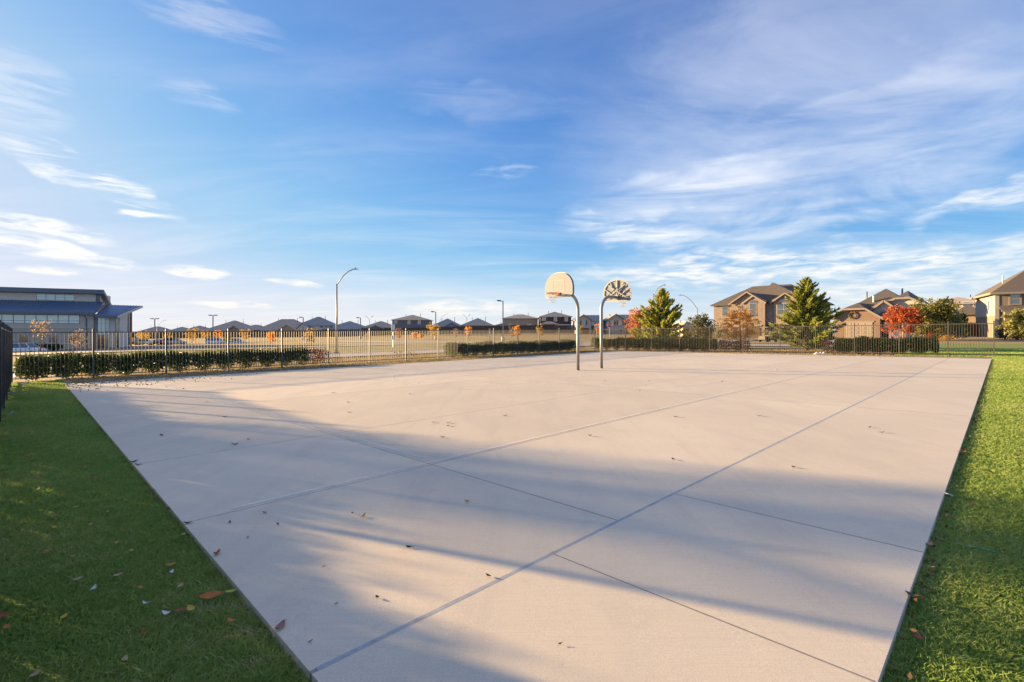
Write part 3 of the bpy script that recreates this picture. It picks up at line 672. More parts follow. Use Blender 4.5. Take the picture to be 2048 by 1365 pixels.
def right_cond(U, V, rg):
    edge = .415 + .0093 * (U - 2.6) - .03 + .022 * rg.normal(size=len(U)) + .02 * np.sin(U * 7)
    dist = np.hypot(U, V); k = (V < edge) & (V > -.03 * U - .55)
    return k & (rg.random(len(U)) < np.clip(4.2 / np.maximum(dist, .1), .08, 1) ** 1.25)
def grow(name, label, pts, seed):
    U, V = pts; d = np.hypot(U, V); blades(name, label, U, V, .031 + .0006 * np.minimum(d, 20), .0019 + .00055 * d, seed, M['blade'])
grow('grass', 'short green turf with fallen leaves left of the court', lawn_points(-.4, 1.35, .5, 25.3, 12000, 51, left_cond), 51)
grow('grass', 'short green turf along the right edge of the court', lawn_points(1.2, 37, -1.6, .9, 15000, 52, right_cond), 52)
rgl = np.random.default_rng(31); U = rgl.uniform(37.2, 52, 30000); V = rgl.uniform(-1.5, 5, 30000)
blades('grass', 'sunlit green grass beyond the end of the right fence', U, V, .06, .014, 55, M['blade'], -.06)
U = rgl.uniform(1.2, 37, 130000); V = -.55 - .03 * U - 3.4 * rgl.random(130000) ** 1.3
blades('grass', 'green turf farther right of the court', U, V, .045, .007, 56, M['blade'], -.057)
# dry tufts in the strip before the left fence, and behind it
rg0 = np.random.default_rng(77); U = rg0.uniform(1.5, 36, 26000); V = rg0.uniform(22.75, 33.5, 26000)
V = np.where(rg0.random(26000) < .3, rg0.uniform(22.75, 26.5, 26000), V)
blades('dry_grass', 'dry straw-coloured grass along the left fence', U, V, .07, .012, 53, M['dryblade'], -.07)
U = rg0.uniform(34.3, 47, 14000); V = rg0.uniform(4.5, 24, 14000)
blades('dry_grass', 'dry yellowish grass along the far fence', U, V, .07, .014, 54, M['dryblade'], -.07)

# ------------------------------------------------------------------ basketball goals
def fan(w, h, n=22):
    """fan-shaped board outline in (y, z), flat foot with rounded corners"""
    pts = []
    for i in range(n + 1):
        a = math.pi * i / n; c, s_ = math.cos(a), math.sin(a)
        pts.append((w / 2 * math.copysign(abs(c) ** .86, c), h * .33 + h * .67 * s_ ** .92))
    return pts + [(-w / 2, h * .12), (-w / 2 + .03, h * .04), (-w / 2 + .10, 0), (w / 2 - .10, 0), (w / 2 - .03, h * .04), (w / 2, h * .12)]
def goal(label, u, v, sgn):
    x, y = uv(u, v); o = thing('basketball_goal', label, 'goal', (x, y, S * x), math.radians(45) + (0 if sgn > 0 else math.pi), 'goals standing back to back on the court')
    # local +x points the way the board faces
    R = .62; path = [(0, 0, -.05), (0, 0, 1.2), (0, 0, 2.46)] + [(R - R * math.cos(a), 0, 2.46 + R * math.sin(a)) for a in np.linspace(.1, math.pi / 2, 12)] + [(.85, 0, 3.08), (1.14, 0, 3.08)]
    MB().tube(path, .064, 18).build('pole', M['galv'], o)
    MB().tube([(0, 0, 0), (0, 0, .02)], .075, 18).build('collar', M['galv'], o)
    out = fan(1.40, .93); bz = 2.93; bx = 1.22
    b = MB().prism([(bx, p[0], bz + p[1]) for p in out], (.022, 0, 0)).build('backboard', M['white'], o)
    fl = MB(); n = len(out)
    for i in range(n):
        p, q = out[i], out[(i + 1) % n]; fl.bar((bx - .03, p[0], bz + p[1]), (bx - .03, q[0], bz + q[1]), .06, .012, (1, 0, 0))
    fl.build('flange', M['galv'], b)
    sq = MB()
    for y0, y1, z0, z1 in ((-.305, .305, .62, .655), (-.305, .305, .18, .205), (-.305, -.27, .205, .62), (.27, .305, .205, .62)): sq.box(bx + .0225, bx + .026, y0, y1, bz + z0, bz + z1)
    sq.build('target_square', M['targetline'], b)
    xb = bx - .035
    ends = [(0, .91), (-.34, .82), (.34, .82), (-.62, .52), (.62, .52), (-.66, .22), (.66, .22)]
    for k, (yy, zz) in enumerate(ends):
        MB().bar((xb, yy * .1, bz + .17), (xb - .0, yy, bz + zz), .05 if k == 0 else .034, .035, (1, 0, 0)).build('rib', M['galv'], b)
    for sy in (-1, 1):
        MB().bar((xb - .03, sy * .52, bz + .12), (xb - .03, -sy * .46, bz + .72), .034, .03, (1, 0, 0)).build('brace', M['galv'], b)
    MB().box(1.10, 1.19, -.11, .11, 2.99, 3.17).build('mount_plate', M['galv'], o)
    rim = MB().tube([(bx + .40 + .228 * math.cos(a), .228 * math.sin(a), 3.05) for a in np.linspace(0, 2 * math.pi, 33)], .012, 8, False)
    rim.box(bx + .023, bx + .05, -.09, .09, 2.97, 3.09)
    for sy in (-1, 1):
        rim.tube([(bx + .05, sy * .08, 3.05), (bx + .25, sy * .17, 3.05)], .011, 6); rim.tube([(bx + .05, sy * .07, 2.985), (bx + .24, sy * .16, 3.035)], .009, 6)
    rim = rim.build('rim', M['rim'], o)
    net = MB(); K = 12; rr = [.222, .19, .155, .13, .118, .122]; zs = [3.04, 2.965, 2.89, 2.815, 2.74, 2.67]; rg = random.Random(4)
    for k in range(K):
        for dr in (1, -1):
            pts = [(bx + .40 + rr[i] * math.cos(2 * math.pi * (k + dr * i * .5) / K), rr[i] * math.sin(2 * math.pi * (k + dr * i * .5) / K), zs[i] + rg.uniform(-.008, .008)) for i in range(6)]
            net.tube(pts, .0042, 4, False)
    net.build('net', M['net'], o)
    MB().tube([(.30, 0, 2.93), (.55, 0, 3.16), (1.18, 0, 3.52)], .017, 8).build('stay', M['galv'], o)
    return o
goal('nearer galvanised gooseneck basketball goal with its white board facing the viewer', 16.3, 12.5, -1)
goal('farther galvanised gooseneck basketball goal seen from behind its ribbed board', 17.8, 12.4, 1)

# ------------------------------------------------------------------ lamps, signs
def cobra(label, px, d, py_top, py_base, arm, side, group='street lamps', mat='pole', r=.085):
    x = X(px, d); z0 = T(x, d); h = Z(py_top, d) - z0
    o = thing('street_lamp', label, 'lamp', (x, d, z0), 0, group)
    MB().tube([(0, 0, -.1), (0, 0, h * .5), (0, 0, h)], [r * 1.15, r, r * .75], 12).build('pole', M[mat], o)
    MB().box(-r * 2, r * 2, -r * 2, r * 2, -.1, .06).build('base_plate', M['pole'], o)
    a = MB().tube([(0, 0, h - .1), (side * arm * .35, 0, h + arm * .42), (side * arm * .62, 0, h + arm * .66), (side * arm * .82, 0, h + arm * .74)], r * .5, 8)
    a.build('arm', M[mat], o)
    hd = MB(); x0 = side * arm * .8
    vs = []
    for q, (w, t) in enumerate(((.05, .05), (.13, .08), (.15, .07), (.06, .03))):
        xx = x0 + side * arm * .12 * q; zz = h + arm * .75 + .01 * q
        vs += [(xx, -w, zz), (xx, w, zz), (xx, w * .7, zz + t), (xx, -w * .7, zz + t)]
    fs = [(4 * q + i, 4 * q + (i + 1) % 4, 4 * q + 4 + (i + 1) % 4, 4 * q + 4 + i) for q in range(3) for i in range(4)] + [(0, 3, 2, 1), (12, 13, 14, 15)]
    hd.add(vs, fs).build('lamp_head', M[mat], o)
    MB().tube([(x0 + side * arm * .2, 0, h + arm * .75 + .08), (x0 + side * arm * .2, 0, h + arm * .75 + .2)], .04, 8).build('photocell', M['darkpole'], o)
    return o
cobra('tall grey street lamp with a curved arm beyond the left fence', 673.5, 43.9, 568, 705, 1.65, 1)
cobra('street lamp rising behind the cedar by the hoops, arm to the right', 1307, 72, 588, 690, 1.6, 1, r=.09)
cobra('street lamp above the small olive tree, long arm to the left', 1395, 88, 617, 680, 3.0, -1, r=.09)
cobra('small far street lamp with an arm beside the school car park', 314, 175, 654, 680, 3, 1, r=.09)
cobra('small far street lamp with an arm behind the yellow tree in the field', 880, 190, 640, 665, 3, 1, r=.1)
def boxlamp(label, px, d, py_top, heads, group='car park lamps', basep=True):
    x = X(px, d); z0 = T(x, d); h = Z(py_top, d) - z0
    o = thing('area_lamp', label, 'lamp', (x, d, z0), 0, group)
    MB().box(-.10, .10, -.10, .10, .7, h).build('pole', M['pole'], o)
    MB().tube([(0, 0, -.1), (0, 0, .75)], .32, 14).build('concrete_base', M['kerb'], o)
    for s in heads:
        MB().box(min(0, s * 1.1), max(0, s * 1.1), -.05, .05, h - .12, h - .04).build('arm', M['darkpole'], o)
        MB().box(min(s * .35, s * 1.15), max(s * .35, s * 1.15), -.22, .22, h - .03, h + .12).build('lamp_head', M['darkpole'], o)
    return o
boxlamp('double-headed car park lamp right of the school canopy', 309.5, 140, 638, (-1, 1))
boxlamp('double-headed car park lamp in front of the grey hip roofs', 426, 135, 631, (-1, 1))
boxlamp('single-headed lamp before the blue-grey gabled house', 606.5, 140, 635, (-1,))
boxlamp('single-headed lamp right of the tall street lamp', 721, 140, 636, (-1,))
boxlamp('single-headed lamp above the yellow tree in mid field', 871.5, 120, 624, (-1,))
boxlamp('tall single-headed lamp with a concrete base before the tan house', 1006, 95, 602, (-1,))
def ylamp(label, px, d, py_top):
    x = X(px, d); z0 = T(x, d); h = Z(py_top, d) - z0
    o = thing('twin_lamp', label, 'lamp', (x, d, z0), 0, 'far twin-armed lamps')
    MB().tube([(0, 0, 0), (0, 0, h - 1.6)], [.16, .11], 8).build('pole', M['pole'], o)
    for s in (-1, 1):
        MB().tube([(0, 0, h - 1.7), (s * .9, 0, h - .6), (s * 1.5, 0, h)], .07, 6).build('arm', M['pole'], o)
        MB().box(s * 1.5 - .35, s * 1.5 + .35, -.12, .12, h - .02, h + .12).build('lamp_head', M['darkpole'], o)
ylamp('far twin-armed lamp above the brown roof in mid distance', 739, 230, 633); ylamp('far twin-armed lamp above the roof left of the tan house', 933.5, 230, 630)

M['signred'] = pm('sign_red', (.55, .02, .02), (.48, .02, .02), 6, .45); M['signwhite'] = pm('sign_white', (.8, .8, .78), (.74, .74, .72), 6, .45); M['signback'] = pm('sign_back_aluminium', (.62, .62, .60), (.52, .52, .50), 5, .45, metal=.3)
def text(name, body, size, mat, parent, loc, rot, ext=.004, off=.02):
    c = bpy.data.curves.new(name, 'FONT'); c.body = body; c.size = size; c.align_x = 'CENTER'; c.align_y = 'CENTER'; c.extrude = ext; c.offset = size * off; c.materials.append(mat)
    tmp = bpy.data.objects.new(name, c); me = bpy.data.meshes.new_from_object(tmp); bpy.data.objects.remove(tmp); me.materials.clear(); me.materials.append(mat)
    o = bpy.data.objects.new(name, me); COL.objects.link(o); o.parent = parent; o.location = loc; o.rotation_euler = rot; return o
def octa(r): return [(r * math.cos(math.radians(22.5 + 45 * k)), r * math.sin(math.radians(22.5 + 45 * k))) for k in range(8)]
def stop(label, px, d, py, r, front, rz=0):
    x = X(px, d); z0 = T(x, d); zc = Z(py, d) - z0
    o = thing('stop_sign', label, 'sign', (x, d, z0), rz, 'traffic signs')
    MB().box(-.035, .035, -.03, .03, -.1, zc + r * .8).build('post', M['signback'], o)
    s = -1 if front else 1
    p = MB().prism([(a, s * -.045, zc + b) for a, b in octa(r)], (0, .012, 0)).build('sign_plate', M['signwhite'] if front else M['signback'], o)
    if front:
        MB().prism([(a * .9, -.050 if s < 0 else .05, zc + b * .9) for a, b in octa(r)], (0, .004, 0)).build('red_field', M['signred'], p)
    return o, zc
# the readable sign faces the viewer: plate in front (towards -y) of its post
def stop_front(label, px, d, py, r):
    x = X(px, d); z0 = T(x, d); zc = Z(py, d) - z0
    o = thing('stop_sign', label, 'sign', (x, d, z0), 0, 'traffic signs')
    MB().box(-.035, .035, -.03, .03, -.1, zc + r * .8).build('post', M['signback'], o)
    p = MB().prism([(a, -.046, zc + b) for a, b in octa(r)], (0, .014, 0)).build('sign_plate', M['signwhite'], o)
    MB().prism([(a * .91, -.051, zc + b * .91) for a, b in octa(r)], (0, .004, 0)).build('red_field', M['signred'], p)
    text('lettering', 'STOP', r * .92, M['signwhite'], p, (0, -.054, zc - r * .02), (math.radians(90), 0, 0), .002)
stop_front('red octagonal stop sign on a post right of the hoops', 1219.5, 71, 650, .42)
stop('pale back of an octagonal sign left of the red stop sign', 1193, 98, 654, .42, False)
def panel_sign():
    d = 60; x = X(786, d); z0 = T(x, d); o = thing('panel_sign', 'white two-panel sign on a thin post beyond the left fence', 'sign', (x, d, z0), math.radians(38), 'traffic signs')
    MB().box(-.03, .03, -.03, .03, -.1, Z(649, d) - z0).build('post', M['signback'], o)
    for a, b in ((664.5, 649), (680, 671.5)): MB().box(-.22, .22, -.05, -.035, Z(a, d) - z0, Z(b, d) - z0).build('sign_plate', M['signwhite'], o)
panel_sign()
def marker():
    d = 75; x = X(979.5, d); z0 = T(x, d); o = thing('utility_marker', 'slim white utility post left of the tall lamp in the field', 'post', (x, d, z0))
    MB().box(-.10, .10, -.10, .10, -.1, Z(659, d) - z0).build('post', M['signwhite'], o); MB().box(-.13, .13, -.13, .13, Z(659, d) - z0, Z(658, d) - z0).build('cap', M['signback'], o)
marker()

# ------------------------------------------------------------------ buildings
def window(o, x, y, z, w, h, frame, pane, axis='x', cols=1, rows=1, out=.05, bw=.07, sill=False, name='window'):
    """window on a wall facing -y (axis x) or +x (axis y): frame with recessed pane"""
    f = MB(); g = MB()
    def bx(m, a0, a1, z0, z1, d0, d1):
        if axis == 'x': m.box(x + a0, x + a1, y - d1, y - d0, z + z0, z + z1)
        else: m.box(x + d0, x + d1, y + a0, y + a1, z + z0, z + z1)
    bx(f, -w / 2 - bw, w / 2 + bw, h, h + bw, 0, out); bx(f, -w / 2 - bw, w / 2 + bw, -bw, 0, 0, out + (.05 if sill else 0))
    bx(f, -w / 2 - bw, -w / 2, 0, h, 0, out); bx(f, w / 2, w / 2 + bw, 0, h, 0, out)
    for c in range(1, cols): bx(f, -w / 2 + w * c / cols - bw * .35, -w / 2 + w * c / cols + bw * .35, 0, h, .0, out * .9)
    for r in range(1, rows): bx(f, -w / 2, w / 2, h * r / rows - bw * .3, h * r / rows + bw * .3, .0, out * .86)
    fo = f.build(name, frame, o)
    for c in range(cols):
        g = MB(); bx(g, -w / 2 + w * c / cols, -w / 2 + w * (c + 1) / cols, 0, h, -.02, out * .45); g.build('pane', pane, fo)
    return fo
def hip(m, x0, x1, y0, y1, ze, zr, oh=.5, th=.18, ridge=None):
    x0 -= oh; x1 += oh; y0 -= oh; y1 += oh
    if (x1 - x0) >= (y1 - y0):
        k = (y1 - y0) / 2 if ridge is None else ridge; a, b = (min(x0 + k, (x0 + x1) / 2), (y0 + y1) / 2, zr), (max(x1 - k, (x0 + x1) / 2), (y0 + y1) / 2, zr)
    else:
        k = (x1 - x0) / 2 if ridge is None else ridge; a, b = ((x0 + x1) / 2, y0 + k, zr), ((x0 + x1) / 2, y1 - k, zr)
    c = [(x0, y0, ze), (x1, y0, ze), (x1, y1, ze), (x0, y1, ze)]; lo = [(p[0], p[1], ze - th) for p in c]
    if (x1 - x0) >= (y1 - y0): fs = [(0, 1, 5, 4), (1, 2, 5), (2, 3, 4, 5), (3, 0, 4)]
    else: fs = [(0, 1, 4), (1, 2, 5, 4), (2, 3, 5), (3, 0, 4, 5)]
    m.add(c + [a, b] + lo, fs + [(1, 0, 6, 7), (2, 1, 7, 8), (3, 2, 8, 9), (0, 3, 9, 6), (6, 9, 8, 7)]); return m
def gable_roof(m, x0, x1, y0, y1, ze, zr, axis='y', oh=.4, th=.2):
    """ridge along axis; a folded sheet of thickness th"""
    if axis == 'y':
        x0 -= oh; x1 += oh; y0 -= oh; xm = (x0 + x1) / 2
        for a, b in (((x0, ze), (xm, zr)), ((xm, zr), (x1, ze))):
            m.prism([(a[0], y0, a[1]), (b[0], y0, b[1]), (b[0], y0, b[1] + th), (a[0], y0, a[1] + th)], (0, y1 - y0, 0))
    else:
        y0 -= oh; y1 += oh; x0 -= oh; x1 += oh; ym = (y0 + y1) / 2
        for a, b in (((y0, ze), (ym, zr)), ((ym, zr), (y1, ze))):
            m.prism([(x0, a[0], a[1]), (x0, b[0], b[1]), (x0, b[0], b[1] + th), (x0, a[0], a[1] + th)], (x1 - x0, 0, 0))
    return m
def gable_wall(m, x0, x1, y0, y1, zb, ze, zr): return m.prism([(x0, y0, zb), (x1, y0, zb), (x1, y0, ze), ((x0 + x1) / 2, y0, zr), (x0, y0, ze)], (0, y1 - y0, 0))
WALL = {}
def wallm(c, lap=False):
    k = (c, lap)
    if k not in WALL: WALL[k] = pm('siding_%d' % len(WALL), c, tuple(q * .88 for q in c), 3.0, .8, .25 if lap else .1, 9, stretch=(.3, .3, 4) if lap else (1, 1, 1), bdist=.02)
    return WALL[k]
def far_house(label, px0, px1, d, ez, rz_, base, wall, roof, kind='hip', dep=11.0, wins=(), group='houses beyond the field', rot=0.0, ridge=None, ext=(), vent=True):
    xc = X((px0 + px1) / 2, d); w = (px1 - px0) * d / F; z0 = Z(base, d); o = thing('house', label, 'house', (xc, d, z0), rot, group)
    ze = Z(ez, d) - z0; zr = Z(rz_, d) - z0; hw = w / 2 - .4
    MB().box(-hw, hw, 0, dep, -1.5, ze).build('wall', wallm(wall, True), o)
    r = MB()
    if kind == 'hip': hip(r, -hw, hw, 0, dep, ze, zr, .4, ridge=ridge)
    elif kind == 'gablex': gable_roof(r, -hw, hw, 0, dep, ze, zr, 'x')
    r = r.build('roof', M[roof], o)
    if kind == 'front':
        pass
    for (cx, cw, e2, r2, y2) in ext:      # front gables: centre, width, eave and ridge rows, projection
        gw = MB(); gable_wall(gw, cx - cw / 2, cx + cw / 2, -y2, .5, -1.5, Z(e2, d) - z0, Z(r2, d) - z0 - .12); gw.build('gable_wall', wallm(wall, True), o)
        g2 = MB(); gable_roof(g2, cx - cw / 2, cx + cw / 2, -y2, dep * .45, Z(e2, d) - z0 - .12, Z(r2, d) - z0 - .05); g2.build('gable_roof', M[roof], o)
    if vent:
        for q in (-.18, .22):
            MB().tube([(q * w, dep * .45, zr - 1.3), (q * w, dep * .45, zr + (.45 if q > 0 else .2))], .09, 8).build('vent_pipe', M['darkpole'], r)
    for (cx, pyb, ww, hh) in wins:
        window(o, cx, 0, Z(pyb, d) - z0, ww, hh, M['trim'], M['pane'], rows=2, bw=.12)
    return o
GB, BR, TN = (.20, .19, .19), (.26, .21, .17), (.36, .29, .22)
far_house('far brown hip-roofed house just right of the school canopy', 262, 330, 200, 667, 653, 676, BR, 'shingle')
far_house('far low brown house behind the first car park lamp', 322, 372, 205, 666, 654, 676, GB, 'shingle')
far_house('far slate-roofed house behind the yellow trees', 352, 412, 195, 664, 651, 675, TN, 'shingle')
far_house('far house with a broad grey-brown hip roof by the second car park lamp', 402, 492, 185, 662, 640.5, 675, BR, 'shingle', dep=15, ext=((4.5, 6, 664, 652, 1.0),))
far_house('far house with a low grey roof between two larger hip roofs', 474, 522, 180, 661, 649.5, 675, TN, 'shingle')
far_house('far house with a broad grey hip roof left of the blue-grey gable house', 508, 606, 180, 661, 637.5, 675, TN, 'shingle', dep=15, ext=((3.5, 7, 663, 650, 1.0),), ridge=6.5)
far_house('far blue-grey house with white side wall and small windows', 592, 660, 172, 651, 633, 674, (.50, .52, .55), 'shingle2', dep=10, wins=((3.0, 655.5, .8, .9), (4.6, 655.5, .8, .9)), ext=((-3, 5, 660, 645, .8),))
far_house('far low blue-grey house behind the tall street lamp', 645, 728, 172, 659, 641.5, 673, (.34, .36, .40), 'shingle2', dep=14)
far_house('far brown-roofed house with a small gable right of the tall street lamp', 722, 784, 172, 655.5, 642, 672, BR, 'shingle', dep=13, ext=((0, 5, 658, 651.5, .8),))
far_house('two-storey blue-grey house with white windows in mid distance', 782, 856, 165, 640, 629, 670, (.17, .18, .215), 'shingle', dep=11, wins=((-4.6, 647, 1.0, .95), (-.2, 648.5, .85, 1.2), (3.2, 648.5, .85, 1.2)))
far_house('far house with a pointed blue-grey roof behind the yellow tree', 858, 924, 168, 654, 636.5, 668, (.30, .32, .38), 'shingle2', dep=12, ext=((2.2, 5, 655, 646, .8),))
far_house('far house with a pointed brown roof left of the tall lamp', 920, 988, 165, 651, 635.5, 668, TN, 'shingle', dep=12, wins=((-2.5, 656, .9, .8), (1.0, 656, .9, .8), (3.4, 656, .9, .8)))
far_house('far low blue-roofed house just behind the tall lamp', 980, 1046, 185, 653, 644, 668, GB, 'shingle3', dep=12)
far_house('two-storey tan house right of the tall lamp', 1004, 1078, 160, 637, 628, 666, (.44, .34, .25), 'shingle', dep=11, wins=((2.8, 653.5, 1.3, .8), (-3.5, 653.5, .9, .8)), ridge=5)
def dark_house():
    d = 155; o = far_house('two-storey dark plum house with white windows and a covered patio', 1078, 1145, d, 633.5, 622.5, 666, (.085, .058, .062), 'shingle', dep=10.5, wins=((-3.7, 641, 1.05, 1.0), (-.1, 642.5, .85, 1.25), (3.3, 642.5, .85, 1.25)))
    z0 = Z(666, d); zz = lambda p: Z(p, d) - z0
    MB().box(-.3, 4.75, -.08, 0, -1, zz(649)).build('white_lower_wall', wallm((.62, .62, .62)), o)
    r = MB(); hip(r, -4.6, .2, -3.6, -.05, zz(648.5), zz(643.5), .3); r.build('patio_roof', M['shingle'], o)
    for x in (-4.4, 0): MB().box(x - .1, x + .1, -3.4, -3.2, -1, zz(649.5)).build('patio_post', M['trim'], o)
    window(o, 2.2, -.08, zz(660), 2.2, 1.1, M['darkpole'], M['darkpane'], cols=2)
dark_house()
def gable_house(label, px0, px1, gx0, gx1, d, py_e, py_r, seed):
    xc = X((px0 + px1) / 2, d); w = (px1 - px0) * d / F; z0 = Z(665, d); zz = lambda p: Z(p, d) - z0
    o = thing('house', label, 'house', (xc, d, z0), 0, 'houses beyond the field'); hw = w / 2
    a, b = X(gx0, d) - xc, X(gx1, d) - xc
    gw = MB(); gable_wall(gw, a, b, -2.2, 5, -1, zz(py_e), zz(py_r) - .15); gw.build('gable_wall', brickm('pale_brick_%d' % seed, ((.42, .36, .30), (.36, .31, .26), (.46, .40, .34)), (.5, .46, .42)), o)
    g = MB(); gable_roof(g, a, b, -2.2, 7, zz(py_e) - .15, zz(py_r) - .05); g.build('gable_roof', M['shingle2'], o)
    MB().box(b, hw, 0, 8, -1, zz(py_e + 3)).build('wall', wallm((.25, .23, .23), True), o)
    g = MB(); gable_roof(g, b - 3, hw, 0, 8, zz(py_e + 3), zz(py_r + .5), 'x'); g.build('roof', M['shingle2'], o)
    c = (a + b) / 2
    for q in ((-.24, .24) if seed == 2 else (0,)):
        x = c + q * (b - a) * 1.0; window(o, x, -2.2, zz(py_e + 9), .9, 1.15, M['trim'], M['pane'], rows=2, bw=.1)
        for s in (-1, 1): MB().box(x + s * .82 - .2, x + s * .82 + .2, -2.26, -2.2, zz(py_e + 9.5), zz(py_e + 1)).build('shutter', M['darkpole'], o)
    for q in (.3, .7): window(o, b + (hw - b) * q, 0, zz(py_e + 9), .85, 1.1, M['trim'], M['pane'], rows=2, bw=.1)
    MB().box(b + .1, hw - .1, -1.9, -.02, zz(py_e + 11.5), zz(py_e + 10)).build('porch_roof', M['shingle2'], o)
    MB().box(c - 1.6, c + 1.6, -2.28, -2.2, -.5, zz(py_e + 16)).build('garage_door', pm('garage_door_%d' % seed, *(((.10, .06, .055), (.08, .05, .045)) if seed == 1 else ((.42, .38, .33), (.36, .33, .29)))), o)
    MB().box(hw - 1.2, hw - .4, -.06, 0, -.5, 1.6).build('door', M['darkpole'], o)
gable_house('pale brick gabled house between the two goal poles', 1148, 1201, 1150, 1180, 150, 641, 630.5, 1)
gable_house('pale brick gabled house with dark shutters right of the stop sign', 1212, 1282, 1212, 1246, 150, 641, 629.5, 2)
far_house('small pale house roof between the cedar and the olive tree', 1363, 1392, 120, 653, 642, 672, (.55, .47, .38), 'shingle', dep=9)

# privacy fence along the far gardens
def privacy(label, pts, h=1.85, pitch=.14, mat='wood', single=False, gap=.012):
    o = thing('plank_fence', label, 'fence', (0, 0, 0), 0, 'wooden garden fences'); m = MB(); k = 0
    bd = MB().box(-pitch / 2 + gap / 2, pitch / 2 - gap / 2, -.01, .01, 0, h).mesh(M[mat]) if single else None
    for (px0, d0, b0), (px1, d1, b1) in zip(pts[:-1], pts[1:]):
        A = Vector((X(px0, d0), d0, Z(b0, d0))); B = Vector((X(px1, d1), d1, Z(b1, d1))); L = (B - A).length; n = int(L / pitch); rz = math.atan2(B.y - A.y, B.x - A.x)
        for i in range(n):
            p = A + (B - A) * ((i + .5) / n); k += 1; jz = .03 * math.sin(k * 7.3)
            if single: link('board', bd, o, (p.x, p.y, p.z + jz - .1), rz)
            else:
                c, s = math.cos(rz) * (pitch / 2 - gap / 2), math.sin(rz) * (pitch / 2 - gap / 2); t = (-math.sin(rz) * .012, math.cos(rz) * .012)
                m.add([(p.x - c - t[0], p.y - s - t[1], p.z - .3), (p.x + c - t[0], p.y + s - t[1], p.z - .3), (p.x + c + t[0], p.y + s + t[1], p.z - .3), (p.x - c + t[0], p.y - s + t[1], p.z - .3),
                       (p.x - c - t[0], p.y - s - t[1], p.z + h + jz), (p.x + c - t[0], p.y + s - t[1], p.z + h + jz), (p.x + c + t[0], p.y + s + t[1], p.z + h + jz), (p.x - c + t[0], p.y - s + t[1], p.z + h + jz)],
                      [(4, 5, 6, 7), (0, 1, 5, 4), (1, 2, 6, 5), (2, 3, 7, 6), (3, 0, 4, 7)])
        for hh in (.35, h - .35):
            MB().bar((A.x, A.y + .06, A.z + hh), (B.x, B.y + .06, B.z + hh), .04, .09).build('rail', M[mat], o)
    if not single: m.build('boards', M[mat], o)['kind'] = 'stuff'
    return o
privacy('long weathered plank fence along the far gardens across the field', [(262, 180, 677), (430, 170, 674), (640, 160, 672.5), (760, 155, 670), (860, 152, 667), (960, 150, 664.5), (1040, 148, 663.5), (1148, 146, 663.5)], pitch=.2)
privacy('orange cedar plank fence left of the two-storey brick house', [(1366, 80, 675.5), (1424, 82, 675)], 1.75, .14, 'cedarwood', True)
privacy('tall orange cedar plank fence left of the house at the right edge', [(1915, 72, 671.5), (1958, 72, 671.5)], 1.95, .14, 'cedarwood', True)

